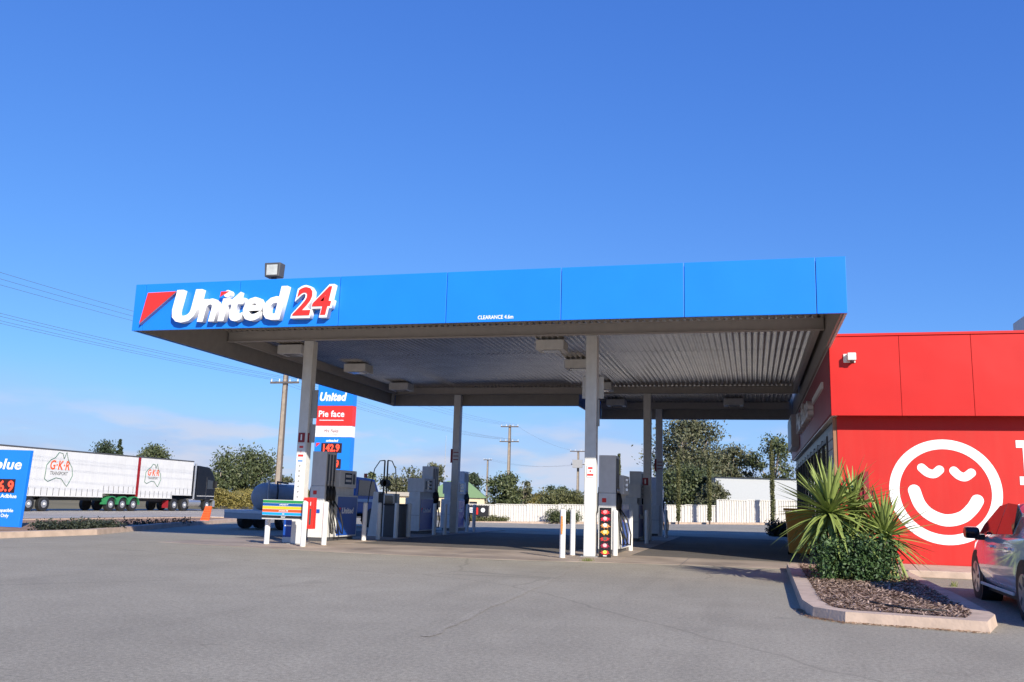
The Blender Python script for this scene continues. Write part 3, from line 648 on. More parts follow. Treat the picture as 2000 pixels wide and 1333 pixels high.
def yucca(label, base, heads):
    t = thing('yucca', label, 'plant', (base.x, base.y, .1))
    for (dx, dy, z, n, dry, sc_) in heads:
        tube('stem', BARKD, t, [(dx*.3, dy*.3, 0), (dx*.7, dy*.7, z*.5), (dx, dy, z)], [.07, .06, .05])
        for k in range(n):
            el = R(85-150*(k/n)**.9)+rnd.uniform(-.12, .12); az = k*2.39996+rnd.uniform(-.2, .2)
            me = rnd.choice(BL)
            o = bpy.data.objects.new('leaf', me); COL.objects.link(o); o.parent = t; o.location = (dx, dy, z); o.rotation_euler = (rnd.uniform(-.3, .3), -el, az)
            o.scale = (sc_*rnd.uniform(.85, 1.15),)*3
        for k in range(dry):
            o = bpy.data.objects.new('leaf', BLD[0]); COL.objects.link(o); o.parent = t; o.location = (dx, dy, z-.12); o.rotation_euler = (0, R(rnd.uniform(20, 60)), rnd.uniform(0, 6.28))
    return t
yp = G(1640, 1130, .1)
yucca('tall spiky yucca with broad leaf heads in the kerbed garden bed', yp, [(-.12, 0, 1.0, 190, 12, 1.15), (.3, .45, 1.1, 80, 26, 1.0)])
yucca('lower spiky yucca leaning out on the side of the smiling face', G(1715, 1132, .1), [(.1, -.15, .66, 150, 16, .98), (-.42, -.3, .4, 90, 8, .8)])
t = thing('leafy_shrub', 'dense glossy green shrub at the foot of the yuccas', 'shrub', (*G(1668, 1134, .1).xy, .1))
b = MB()
for k in range(120):
    c = (rnd.uniform(-.45, .5), rnd.uniform(-.35, .3), rnd.uniform(.06, .62)*(1-.3*abs(rnd.uniform(-1, 1)))); leaf_cloud(b, c, .2, 90, .03, rnd)
b.build('foliage', SHRUB, t, fix=False)
for k in range(6): tube('stem', BARKD, t, [(rnd.uniform(-.1, .1), 0, 0), (rnd.uniform(-.4, .6), rnd.uniform(-.2, .2), .6)], .015)
# weed tufts
def tuft(name, label, base, n, h, mt, spread=.12):
    b = MB()
    for _ in range(n):
        a = rnd.uniform(0, 6.28); l = h*rnd.uniform(.5, 1.1); x, y = rnd.gauss(0, spread/2), rnd.gauss(0, spread/2); dx, dy = math.cos(a)*l*.5, math.sin(a)*l*.5
        b.add([(x-.006, y, 0), (x+.006, y, 0), (x+dx, y+dy, l)], [(0, 1, 2)])
    o = b.build(name, mt, fix=False); o.location = base; tag(o, label, 'weed'); return o
WEED = leafmat('weed_blades', (.08, .11, .02), (.2, .2, .06))
tuft('weed_tuft', 'small green weed growing at the slab edge by the plain front column', G(1148, 1097), 60, .09, WEED)
tuft('weed_tuft', 'small weed in front of the red wall footpath', (*G(1863, 1146).xy, 0.0), 30, .1, WEED, .06)

# ------------------------------------------------------------------ car (parked nose to the wall)
CARW = mat('car_white', (.7, .7, .72), .12, var=0, coat=1., spec=.8)
car = thing('parked_car', 'white sedan parked nose in beside the red wall', 'car', (3.77, 11.36, 0)); car.scale = (.95, 1.02, .93); car.rotation_euler = (0, 0, R(-2))   # origin under the rear axle, +y forward
st = [(-.95, .62, .45, .78, .80), (-.85, .76, .3, .98, 1.0), (-.4, .87, .2, 1.02, 1.08), (.0, .9, .2, 1.0, 1.2), (.6, .91, .2, .97, 1.42), (1.2, .91, .2, .95, 1.46), (1.7, .91, .2, .94, 1.42), (2.1, .9, .2, .94, 1.25), (2.5, .885, .2, .93, 1.02), (2.8, .875, .22, .9, .95), (3.3, .81, .24, .8, .86), (3.6, .68, .3, .68, .74), (3.72, .5, .4, .6, .63)]
b = MB(); NP = 12
for (y, hw, zs, zb, zr) in st:
    cab = zr > zb+.06; tw = hw*.72 if cab else hw*.86; prof = [(hw*.86, zs), (hw*.98, zs+.12), (hw, (zs+zb)/2), (hw*.985, zb-.05), (hw*.95, zb), (tw+(hw*.95-tw)*(.35 if cab else .5), zb+(zr-zb)*.6), (tw*.9, zr-.015), (tw*.5, zr+.01), (0, zr+.015)]
    ring = prof+[(-x, z) for x, z in prof[-2::-1]]; NP = len(ring); b.v += [(x, y, z) for x, z in ring]
for i in range(len(st)-1):
    for j in range(NP-1): b.f.append((i*NP+j, i*NP+j+1, (i+1)*NP+j+1, (i+1)*NP+j))
b.f.append(tuple(range(NP))); b.f.append(tuple((len(st)-1)*NP+j for j in reversed(range(NP))))
body = b.build('body', CARW, car, smooth=True); ss = body.modifiers.new('s', 'SUBSURF'); ss.levels = ss.render_levels = 2
box('underbody', BLACK, car, -.8, .8, -.8, 3.5, .17, .3)
GLC = mat('car_glass', (.015, .015, .018), .03, var=0, spec=.9)
def glasspoly(pts, nm):
    for s in (-1, 1):
        b = MB(); b.v = [(s*x, y, z) for x, y, z in pts]; b.f = [tuple(range(len(pts)))]; o = b.build(nm, GLC, car); o.modifiers.new('t', 'SOLIDIFY').thickness = .012
glasspoly([(.905, 2.28, .965), (.9, 1.28, .985), (.742, 1.28, 1.395), (.755, 1.62, 1.37), (.86, 2.14, 1.1)], 'front_side_window')
glasspoly([(.9, 1.2, .985), (.9, .35, 1.0), (.78, .38, 1.25), (.742, .7, 1.375), (.74, 1.2, 1.4)], 'rear_side_window')
for s in (-1, 1):
    for y, hw in ((0., .908), (2.78, .868)):
        MB().tube([(s*.6, y, .335), (s*(hw+.002), y, .335)], .385, 32).build('wheel_arch', BLACK, car)
        tyre = MB().tube([(s*.66, y, .325), (s*(hw-.012), y, .325), (s*(hw+.006), y, .325), (s*(hw+.01), y, .325)], [.325, .325, .31, .24], 32).build('wheel', BLACK, car)
        rim = MB().tube([(s*(hw+.003), y, .325), (s*(hw+.014), y, .325)], [.235, .225], 28).build('rim', CHROME, tyre)
        for k in range(5):
            a = 2*math.pi*k/5+.2; MB().prism([(y+math.cos(a+q)*rr_, .325+math.sin(a+q)*rr_) for q, rr_ in ((.18, .08), (.16, .2), (.47, .2), (.6, .09))], 'x', s*(hw+.015), s*(hw+.017)).build('spoke_gap', DGREY, tyre)
    mr = MB().prism([(2.06, .9), (2.02, 1.0), (2.06, 1.06), (2.2, 1.07), (2.29, 1.0), (2.24, .9)], 'x', s*.94, s*1.12).build('mirror', mat('gloss_black', (.01, .01, .011), .1, var=0), car, bevel=.03)
    box('mirror_arm', BLACK, mr, min(s*.86, s*.98), max(s*.86, s*.98), 2.12, 2.2, .88, .96)
    for y in (.55, 1.5): box('door_handle', CARW, car, min(s*.9, s*.935), max(s*.9, s*.935), y, y+.2, .8, .835, .008)
    box('sill_strip', LGREY, car, min(s*.9, s*.925), max(s*.9, s*.925), .5, 2.3, .25, .29, .008)
    box('headlight', mat('lamp_clear', (.6, .6, .62), .1), car, min(s*.52, s*.74), max(s*.52, s*.74), 3.5, 3.64, .6, .7, .02)

# ------------------------------------------------------------------ blue sign at the left edge
ab = thing('additive_price_sign', 'blue Adblue price sign with red digits at the forecourt edge', 'sign', (-19.2, 20.6, 0.1))
MB().prism([(-2.0, 0), (-.05, 0), (.04, 2.08), (-2.0, 2.1)], 'y', 0, .12).build('panel', BLUE, ab, bevel=.01)
box('foot', BLUE, ab, -.2, -.04, .02, .1, -.1, .02)
text('lettering', 'Adblue', TXTW, ab, (-.2, -.006, 1.56), .28, width=1.55, bold=.02, shear=.15, align='RIGHT')
LBK = mat('led_panel', (.03, .012, .012), .4)
lp = box('price_panel', LBK, ab, -1.3, -.33, -.012, -.001, .92, 1.29); text('digits', '6.9', LED, lp, (-.36, -.015, .96), .28, bold=.02, align='RIGHT', width=.5)
text('lettering', 'to Adblue', TXTW, ab, (-.23, -.006, .78), .1, width=.75, bold=.02, align='RIGHT'); text('lettering', 'Compatible', TXTW, ab, (-.28, -.006, .4), .09, bold=.015, width=.7, align='RIGHT'); text('lettering', 'Only', TXTW, ab, (-.55, -.006, .26), .09, bold=.015)

# ------------------------------------------------------------------ price pylon
PYL = PD(612, 955, 56); px0 = -26.35; pw = 2.2; yP = 51.3
py_ = thing('price_pylon', 'tall blue red and white fuel price pylon beyond the canopy', 'pylon sign', (px0, yP, zg(px0, yP)))
box('frame', BLUE, py_, .0, pw+.2, .02, .5, .1, 9.55)
secs = [(7.1, 9.6, BLUE, 'brand_panel'), (5.84, 7.08, RED, 'food_panel'), (5.14, 5.82, WHITE, 'cookie_panel'), (.3, 5.12, BLUE, 'price_panel')]
sec = {}
for a, c, mt, nm in secs: sec[nm] = box(nm, mt, py_, -.02, pw+.22, -.02, .52, a, c)
text('lettering', 'United', TXTW, sec['brand_panel'], (1.0, -.03, 7.42), .5, width=1.85, bold=.045, shear=.2)
text('lettering', 'Pie face', TXTW, sec['food_panel'], (1.0, -.03, 6.4), .38, width=1.75, bold=.02); box('tagline', TXTW, sec['food_panel'], .2, 1.85, -.028, -.022, 6.16, 6.2)
text('lettering', 'Mrs Fields', DRED, sec['cookie_panel'], (1.05, -.03, 5.42), .2, width=1.0, shear=.3); text('lettering', 'COOKIES', GREY, sec['cookie_panel'], (1.25, -.03, 5.24), .08)
for k, (zz, pr, nm) in enumerate(((4.48, '142.9', 'unleaded'), (3.5, '4.9', 'unleaded'))):
    pnl = box('digit_panel', LBK, sec['price_panel'], .45, 1.85, -.035, -.022, zz-.32, zz+.28)
    text('digits', pr, LED, pnl, (1.7, -.04, zz-.22), .42, width=1.1 if k == 0 else .5, bold=.03, align='RIGHT'); text('lettering', nm, TXTW, sec['price_panel'], (1.15, -.03, zz+.36), .15, bold=.03, shear=.15)
    MB().prism([(.08, zz+.28), (.38, zz+.28), (.08, zz+.02)], 'y', -.03, -.022).build('emblem', RED, sec['price_panel'])

# ------------------------------------------------------------------ road train
def wheel(parent, x, y, r_=.5, zz=0, side=1, w_=.3):
    ty = MB().tube([(x, y, zz+r_), (x+side*w_*.9, y, zz+r_), (x+side*w_, y, zz+r_)], [r_, r_, r_*.88], 24).build('wheel', BLACK, parent)
    MB().tube([(x+side*w_*.97, y, zz+r_), (x+side*(w_+.012), y, zz+r_)], [r_*.56, r_*.5], 18).build('rim', CHROME, ty); MB().tube([(x+side*w_, y, zz+r_), (x+side*(w_+.06), y, zz+r_)], [r_*.2, r_*.16], 12).build('hub', OFFW, ty); return ty
RZ = zg(-46, 58)
CURT = mat('curtain_white', (.66, .66, .65), .5, var=.04, scale=1.5, streak=.2, warp=.4)
OUT = [(.0, .1), (.02, .55), (.15, .72), (.3, .8), (.42, .98), (.56, .95), (.62, .78), (.7, 1.0), (.78, .75), (.95, .5), (1.0, .25), (.9, .02), (.82, -.12), (.72, -.02), (.6, .12), (.4, .15), (.12, .02)]
def trailer(label, y0, y1, stepy, guards, nsec):
    t = thing('curtain_trailer', label, 'trailer', (-46, y0, RZ), 0, 'trailers of the road train')
    L = y1-y0; b = MB(); b.prism([(0, 1.02), (stepy, 1.02), (stepy, 1.3), (L, 1.3), (L, 4.1), (0, 4.1)], 'x', -2.5, 0); cu = b.build('curtain', CURT, t, bevel=.02)
    box('roof_rail', DGREY, t, -2.52, .02, -.02, L+.02, 4.105, 4.2, .01)
    box('rear_frame', DRED, t, -2.5, .015, -.06, -.002, 1.1, 4.1); box('chassis', BLACK, t, -2.0, -.5, .1, L-.1, .75, 1.0)
    n = int(L/.55)
    for k in range(n):
        y = .3+k*.55; zb_ = 1.02 if y < stepy else 1.3; box('strap', DGREY, t, .002, .012, y, y+.035, zb_, zb_+.55)
    box('side_rail', LGREY, t, .003, .025, 0, stepy, 1.0, 1.06); box('side_rail', LGREY, t, .003, .025, stepy, L, 1.28, 1.34)
    # map outline with lettering
    s_ = 2.45 if L > 10 else 1.9; oy, oz = (4.35, 1.95) if L > 10 else (.65, 2.1)
    pts = [(.016, oy+a*s_*1.05, oz+c*s_*.85) for a, c in OUT]; tube('map_outline', mat('outline_green', (.05, .16, .1), .5), cu, pts+[pts[0]], .022, 5)
    text('lettering', 'G·K·R', mat('lettering_orange', (.75, .1, .02), .5, var=0), cu, (.008, oy+.52*s_, oz+.42*s_*.85), .5*s_/2, face='+x', bold=.02, shear=.15, width=1.5*s_/2)
    text('lettering', 'TRANSPORT', DGREY, cu, (.008, oy+.52*s_, oz+.24*s_*.85), .2*s_/2, face='+x', width=1.35*s_/2)
    for y, g in guards:
        for s in (-1, 1): wheel(t, -.35 if s > 0 else -2.15, y, .5, 0, s)
        if g:
            pts = [(y+math.cos(a)*.64, .5+math.sin(a)*.62) for a in [math.pi*k/12 for k in range(13)]]+[(y+math.cos(a)*.56, .5+math.sin(a)*.55) for a in [math.pi*k/12 for k in range(12, -1, -1)]]; MB().prism(pts, 'x', -.5, .03).build('mudguard', GREEN, t)
    return t
# the real B-double: rear trailer, lead trailer, prime mover, nose towards +Y
Y = lambda px: PX(px, 998, -46).y
trailer('long white curtain trailer at the rear of the road train', 46.6, 60.45, 10.2, [(Y(62)-46.6, 0), (Y(88)-46.6, 0), (Y(112)-48.6, 0)] and [(3.3, 0), (4.65, 0)], 0)
for y in ():
    pass
tr2 = trailer('short white curtain trailer coupled behind the dark prime mover', 60.75, 67.7, 4.3, [(-2.9, 1), (-1.6, 1), (-.35, 1)], 0)
pmv = thing('prime_mover', 'black prime mover cab pulling two white curtain trailers', 'truck', (-46, 66.0, RZ))
NAVY = mat('cab_black', (.005, .007, .013), .4, spec=.3)
MB().prism([(2.5, .95), (5.2, .95), (5.28, 2.2), (5.0, 3.0), (4.2, 3.75), (2.6, 3.85)], 'x', -2.45, -.05).build('cab', NAVY, pmv, bevel=.05)
MB().prism([(4.0, 1.9), (4.95, 1.9), (4.9, 2.6), (4.0, 2.7)], 'x', -.045, -.03).build('side_window', GLASS, pmv)
for s in (-1, 1):
    mr_ = box('mirror', BLACK, pmv, -1.25+s*1.3-.12, -1.25+s*1.3+.12, 5.1, 5.2, 2.0, 2.6, .02)
    box('step', CHROME, pmv, -1.25+s*1.2-.06, -1.25+s*1.2+.06, 4.6, 5.05, .95, 1.02)
MB().prism([(5.29, 2.05), (5.3, 2.1), (5.05, 2.95), (5.03, 2.9)], 'x', -2.3, -.2).build('windscreen', GLASS, pmv)
box('stripe', LGREY, pmv, -.048, -.038, 2.6, 5.2, 1.25, 1.3)
box('door_seam', DGREY, pmv, -.046, -.035, 3.86, 3.9, 1.0, 2.9); box('bumper', CHROME, pmv, -2.45, -.05, 5.1, 5.4, .35, .9, .03)
for s in (-1, 1): cyl('exhaust_stack', CHROME, pmv, (-1.25+s*1.1, 2.25, 1.0), (-1.25+s*1.1, 2.25, 4.0), .09, n=14)
box('chassis', BLACK, pmv, -1.8, -.7, -1.2, 4.8, .6, .9); MB().tube([(-.35, 1.5, .7), (-.35, 3.2, .7)], .34, 20).build('fuel_tank', CHROME, pmv)
for y in (-.45, .95, 4.2):
    for s in (-1, 1): wheel(pmv, -.35 if s > 0 else -2.15, y, .5, 0, s)
box('mud_flap', DRED, pmv, -.6, -.05, -1.3, -1.27, .25, .85)
# ------------------------------------------------------------------ service truck with tank, in the shade behind the left island
t0 = PD(478, 1006, 30); t1 = PD(700, 1006, 36); hd = math.atan2(t1.y-t0.y, t1.x-t0.x)
tk = thing('tank_trailer', 'low trailer with grey water tank behind the striped price board', 'trailer', (t0.x, t0.y, zg(t0.x, t0.y)), hd)
# local x forward (towards the blue truck)
box('deck', LGREY, tk, 0, 3.2, -.9, .9, .54, .64, .01); box('tail_board', GREY, tk, -.04, 0, -.85, .85, .36, .54); box('drawbar', BLACK, tk, 3.2, 4.4, -.06, .06, .45, .56)
b = MB(); n = 28
b.tube([(.55, 0, 1.1), (.62, 0, 1.1), (.8, 0, 1.1), (2.6, 0, 1.1), (2.78, 0, 1.1), (2.85, 0, 1.1)], [.2, .33, .45, .45, .33, .2], n); b.build('tank', mat('tank_grey', (.3, .3, .3), .5), tk, smooth=True)
for x in (1.0, 2.3): box('tank_cradle', GREY, tk, x, x+.12, -.5, .5, .64, .8)
tube('hose', BLACK, tk, [(.95, -.52, .75), (.95, -.55, 1.3), (1.05, -.42, 1.62), (1.25, -.25, 1.62), (1.9, -.2, 1.58)], .03); cyl('tail_post', GREY, tk, (.12, -.82, .64), (.12, -.82, 1.65), .03, n=8)
for s in (-1, 1):
    for x in (1.0, 1.75): wh_ = MB().tube([(x, s*.7, .32), (x, s*.92, .32)], .32, 22).build('wheel', BLACK, tk); MB().tube([(x, s*.921, .32), (x, s*.93, .32)], [.18, .16], 14).build('rim', CHROME, wh_)
p_ = PD(652, 1000, 35.5)
ut = thing('blue_truck', 'blue truck with orange roof beacon behind the first pump', 'truck', (p_.x, p_.y, zg(p_.x, p_.y)), hd)
MB().prism([(.1, .55), (2.0, .55), (2.02, 1.2), (1.55, 1.92), (.25, 1.98), (.1, 1.2)], 'y', -.85, .85).build('cab', mat('truck_blue', (.02, .12, .36), .3), ut, bevel=.05)
MB().prism([(.35, 1.25), (1.72, 1.25), (1.45, 1.82), (.38, 1.86)], 'y', -.866, -.852).build('cab_window', GLASS, ut); box('tray', OFFW, ut, -2.0, .06, -.85, .85, .75, .9); box('chassis', BLACK, ut, -1.9, 1.9, -.35, .35, .4, .54)
box('door_stripe', WHITE, ut, .15, 1.95, -.872, -.853, 1.0, 1.12); cyl('beacon', mat('beacon_red', (.6, .06, .02), .3), ut, (1.2, -.6, 1.98), (1.2, -.6, 2.14), .07, n=12)
for x in (-1.2, 1.4):
    for s in (-1, 1): MB().tube([(x, s*.6, .38), (x, s*.87, .38)], .38, 22).build('wheel', BLACK, ut)
# orange barrier on the garden strip
ob = thing('orange_barrier', 'orange ribbed plastic barrier panel at the end of the garden strip', 'barrier', (*G(399, 1021, .05).xy, .06))
MB().prism([(-.22, 0), (.16, 0), (.24, .62), (-.02, .62)], 'y', 0, .08).build('panel', ORANGE, ob, bevel=.008)
for k in range(6): box('rib', ORANGE, ob, -.18+.03*k, .17+.012*k, -.02, -.001, .06+k*.09, .09+k*.09)
# low dark hedge on the strip
def hedge(name, label, p0, p1, h, w_, n, mt, sz, z=None, group=None):
    b = MB(); p0 = Vector(p0); p1 = Vector(p1); r_ = random.Random(n)
    for _ in range(n):
        t = r_.random(); p = p0.lerp(p1, t); hh = h*(.75+.3*math.sin(t*17)*math.sin(t*5+1)); leaf_cloud(b, (p.x+r_.uniform(-w_, w_)/2, p.y+r_.uniform(-w_, w_)/2, p.z+r_.uniform(.05, hh)), sz*3, 6, sz, r_)
    o = b.build(name, mt, fix=False); return tag(o, label, 'hedge', group)
hedge('low_hedge', 'low dark hedge growing on the left garden strip', G(75, 1036, .12), G(222, 1031, .12), .17, .5, 700, HEDGE, .04)
hedge('low_hedge', 'thin scrappy plants trailing along the strip up to the orange barrier', G(240, 1028, .1), G(375, 1021, .1), .11, .4, 150, HEDGE, .04)
hedge('low_hedge', 'black looking low hedge in shade beside the shop far corner', (.85, 41.2, .05), (1.75, 41.0, .05), .55, .5, 800, HEDGE, .06)

# ------------------------------------------------------------------ fences
FW = mat('fence_white', (.58, .56, .52), .5, var=.04)
def fence(label, P, Q, h, npan):
    P = Vector(P); Q = Vector(Q); d = Q-P; L = d.length; t = thing('sheet_fence', label, 'fence', P, math.atan2(d.y, d.x)); W_ = L/npan
    slope = d.z/max(.01, Vector((d.x, d.y)).length)
    for k in range(npan):
        b = MB(); m_ = 48; x0 = k*W_+.04; x1 = (k+1)*W_-.04
        for i in range(m_+1):
            x = x0+(x1-x0)*i/m_; y = (0, 0, .06, .06)[i % 4]; z = slope*x; b.v += [(x, y, z+.03), (x, y, z+h)]
        b.f = [(2*i, 2*i+1, 2*i+3, 2*i+2) for i in range(m_)]
        pn = b.build('fence_panel', FW, t, fix=False); z = slope*(x0+x1)/2
        box('rail', FW, pn, x0, x1, -.015, .05, z+h+.001, z+h+.05)
    for k in range(npan+1): z = slope*k*W_; box('post', FW, t, k*W_-.035, k*W_+.035, -.02, .055, z-.1, z+h+.06)
    return t
f0 = PD(905, 1021, 66); f1 = PD(1400, 1023, 66); f2 = PD(1575, 1024, 66)
fence('low white ribbed sheet fence running across behind the pumps', f0, f1, 1.3, 8)
fence('taller white ribbed sheet fence in front of the pale shed', f1+Vector((.05, -.1, 0)), f2, 1.68, 3)
# kerb in front of fences
b = MB(); d = (f2-f0)
for k in range(21):
    p = f0.lerp(f2, k/20); o_ = Vector((.2, -.95, 0)); b.v += [(p.x+o_.x, p.y+o_.y, zg(p.x, p.y)-.05), (p.x+o_.x, p.y+o_.y, p.z+.1), (p.x, p.y, p.z+.1)]
for k in range(20):
    i = 3*k; b.f += [(i, i+3, i+4, i+1), (i+1, i+4, i+5, i+2)]
tag(b.build('far_kerb', KERB), kind='structure')
bn = thing('fence_banner', 'black banner with white and red print hung on the low white fence', 'banner', PD(911, 1008, 65.7))
box('sheet', mat('banner_black', (.02, .018, .018), .5), bn, 0, 1.7, 0, .02, 0, .78); 
for k in range(3): box('print_line', TXTW, bn, .15, .55, -.006, -.001, .25+k*.14, .33+k*.14)
box('print_mark', RED, bn, .75, .88, -.006, -.001, .12, .62); MB().tube([(1.25, -.006, .45), (1.25, -.001, .45)], .16, 16).build('print_disc', TXTW, bn)

# ------------------------------------------------------------------ houses and sheds
def house(name, label, px0, px1, py_eave, py_base, D, wallm, roofm, py_ridge, depth=8, wins=2, hip=False):
    a = PD(px0, py_base, D); c = PD(px1, py_base, D); e = PD(px0, py_eave, D).z; rz_ = PD((px0+px1)/2, py_ridge, D).z; w_ = (c-a).length
    t = thing(name, label, 'building', a, math.atan2(c.y-a.y, c.x-a.x)); h = e-a.z; hr = rz_-a.z
    box('wall', wallm, t, 0, w_, 0, depth, -.5, h)
    if hr > h+.05:
        b = MB(); o = .3; ix = w_*.32 if hip else 0
        b.v = [(-o, -o, h), (w_+o, -o, h), (w_+o, depth+o, h), (-o, depth+o, h), (ix-(0 if hip else o), depth/2, hr), (w_-ix+(0 if hip else o), depth/2, hr)]
        b.f = [(0, 1, 5, 4), (2, 3, 4, 5), (1, 2, 5), (3, 0, 4), (0, 3, 2, 1)]; b.build('roof', roofm, t)
    else: box('roof', roofm, t, -.1, w_+.1, -.1, depth+.1, h+.002, h+.12)
    for k in range(wins):
        x = w_*(k+.6)/(wins+.2); w2 = box('window', GLASS, t, x-.5, x+.5, -.02, -.002, h*.38, h*.78); box('frame', WHITE, w2, x-.56, x+.56, -.018, -.0025, h*.38-.07, h*.38-.001)
    return t
GRF = mat('green_roof', (.2, .3, .13), .6); TIN = mat('tin_roof', (.45, .5, .55), .4); TERR = mat('terracotta', (.35, .17, .08), .7); SHW = mat('shed_white', (.4, .42, .44), .5, var=.03)
house('farm_house', 'white house with pale green hip roof beyond the fence', 830, 945, 970, 1004, 115, CREAM, GRF, 938, 9, 3, True)
house('cream_building', 'long cream building with terracotta edge behind the pumps', 742, 832, 968, 1006, 100, CREAM, CREAM, 961, 7, 2)
house('tin_shed', 'small tin shed with pale blue roof beyond the vineyard', 506, 575, 951, 972, 150, mat('shed_blue', (.4, .46, .52), .5), TIN, 942, 8, 1)
house('white_shed', 'large pale shed with ribbed wall behind the tall fence', 1398, 1580, 931, 1000, 90, SHW, SHW, 930, 12, 0)
house('far_pavilion', 'low far roof with brown edge beyond the vines', 1030, 1080, 970, 985, 210, WHITE, TERR, 966, 9, 0)
house('white_cottage', 'low white cottage under the big tree beyond the vineyard', 452, 502, 955, 974, 155, WHITE, TERR, 950, 8, 2)

# ------------------------------------------------------------------ poles and wires
def stobie(label, base, ztop, arms, w0=.42):
    t = thing('power_pole', label, 'power pole', base); h = ztop-base.z
    MB().prism([(-w0/2, 0), (w0/2, 0), (w0*.28, h), (-w0*.28, h)], 'y', -.06, .06).build('pole', TIMBER, t)
    for s in (-1, 1): MB().prism([(s*w0/2, 0), (s*(w0/2+.05), 0), (s*(w0*.28+.05), h), (s*w0*.28, h)], 'y', -.1, .1).build('steel_flange', STEELP, t)
    for z, hw in arms:
        ar = box('cross_arm', STEELP, t, -hw, hw, -.2, -.11, z-base.z-.08, z-base.z+.08)
        for k in (-1, -.4, .4, 1): MB().tube([(k*hw*.92, -.15, z-base.z+.08), (k*hw*.92, -.15, z-base.z+.3)], [.05, .035], 8).build('insulator', OFFW, ar)
    return t
b1 = Vector((-35.6, 63.6, zg(-35.6, 63.6))); b2 = Vector((-33.0, 123, -.3)); b0_ = b1*2-b2
stobie('tall concrete and steel power pole beside the tank trailer', b1, 12.6, [(10.0, 1.25), (12.0, 1.25)])
stobie('power pole with two cross arms behind the low white fence', b2, 12.0, [(9.65, 1.4), (11.75, 1.3)])
p4 = PD(1128, 985, 140); tp = stobie('power pole carrying a grey transformer beyond the fence', Vector((p4.x, p4.y, -.3)), PD(1128, 880, 140).z, [(PD(1128, 881, 140).z, 1.3), (PD(1128, 907, 140).z, 1.1)], .35)
box('transformer', GREY, tp, -.75, .75, -.9, -.2, PD(1128, 914, 140).z+.3, PD(1128, 898, 140).z+.3)
p5 = PD(950, 985, 170); stobie('slim far power pole between houses', Vector((p5.x, p5.y, -.3)), PD(950, 897, 170).z, [(PD(950, 898, 170).z, .8)], .3)
WIRE = mat('wire_grey', (.1, .1, .12), .6, var=0)
def wire(label, a, c, sag, grp):
    a = Vector(a); c = Vector(c); pts = []
    for k in range(17): t = k/16; p = a.lerp(c, t); p.z -= sag*4*t*(1-t); pts.append(p)
    tag(tube('power_line', WIRE, None, pts, .009, 5), label, 'power line', grp)
for z1_, z2_, ks, lb in ((10.2, 9.85, (-1.15, -.5, .5, 1.15), 'lower'), (12.2, 11.95, (-1.15, 0, 1.15), 'upper')):
    for k in ks:
        wire('%s power line strung toward the pole beside the tank trailer' % lb, (b0_.x+k, b0_.y, z1_+.2), (b1.x+k, b1.y-.15, z1_+.05), .7, '%s wires reaching the near pole' % lb)
        wire('%s power line strung between the two roadside power poles' % lb, (b1.x+k, b1.y-.15, z1_+.05), (b2.x+k, b2.y-.15, z2_+.1), .8, '%s wires between the poles' % lb)
for k in (-.6, .6): wire('thin far power line running to the transformer pole', (p5.x+k, p5.y, PD(950, 898, 170).z+.2), (p4.x+k, p4.y, PD(1128, 907, 140).z), .8, 'wires to the transformer pole')
wire('long power line leaving the two arm pole past the transformer pole', (b2.x+1, b2.y, 11.9), (p4.x, p4.y, PD(1128, 881, 140).z), .6, None)

# ------------------------------------------------------------------ trees
def tree(name, label, px, ytop, ybase, wpx, D, mt, seed, crown0=.3, nclump=26, nleaf=110, leaf=.16, bark=BARK, cone=False, openness=1., group=None):
    rd = random.Random(seed); base = PD(px, ybase, D); base.z = min(base.z, .2); top = PD(px, ytop, D).z; H = top-base.z; Rw = wpx*D/F_PX/2*1.25
    t = thing(name, label, 'tree', base, 0, group)
    tr = MB(); fo_ = MB(); zc0 = H*crown0
    tr.tube([(0, 0, -.3), (rd.uniform(-.1, .1)*H*.2, 0, H*.35), (rd.uniform(-.1, .1)*H*.3, 0, H*.75)], [H*.028, H*.02, H*.008], 8)
    for k in range(nclump):
        u = rd.random(); ang = rd.uniform(0, 6.28)
        if cone: f = u; rr_ = Rw*(1-f)*math.sqrt(rd.random()); cz = zc0+(H-zc0)*f*.96
        else:
            f = rd.uniform(-1, 1); rr_ = Rw*.85*math.sqrt(max(0, 1-f*f))*rd.uniform(.35, 1); cz = zc0+(H-zc0)*(.5+.46*f)
        c = Vector((rr_*math.cos(ang), rr_*math.sin(ang), cz))
        cr_ = (Rw*.34 if not cone else Rw*.4*(1.1-f))*rd.uniform(.7, 1.25)/openness
        leaf_cloud(fo_, c, cr_, int(nleaf*1.75), leaf*1.0, rd, .8, .3)
        if not cone and k % 2 == 0: tr.tube([(0, 0, zc0*.8+(cz-zc0)*.3), tuple(Vector((c.x*.5, c.y*.5, (cz+zc0*.8)*.52))), tuple(c)], [H*.011, H*.007, H*.003], 5)
    tr.build('trunk', bark, t, smooth=True); fo_.build('crown', mt, t, fix=False); return t
def cypress(label, px, ytop, ybase, wpx, D, seed):
    rd = random.Random(seed); base = PD(px, ybase, D); top = PD(px, ytop, D).z; H = top-base.z; Rw = wpx*D/F_PX/2*.72
    t = thing('cypress_tree', label, 'tree', base, 0, 'slim cypresses along the white fence'); b = MB()
    for k in range(1500):
        f = rd.random(); r_ = Rw*min(1, (1-f)*5)**.7*(.85+.3*rd.random()); a = rd.uniform(0, 6.28); leaf_cloud(b, (r_*math.cos(a)*.8, r_*math.sin(a)*.8, .15+f*(H-.25)), .06, 2, .075, rd)
    b.build('crown', CYP, t, fix=False); MB().tube([(0, 0, -.2), (0, 0, H*.8)], [.06, .02], 6).build('trunk', BARKD, t)
TB = 'trees beyond the road'
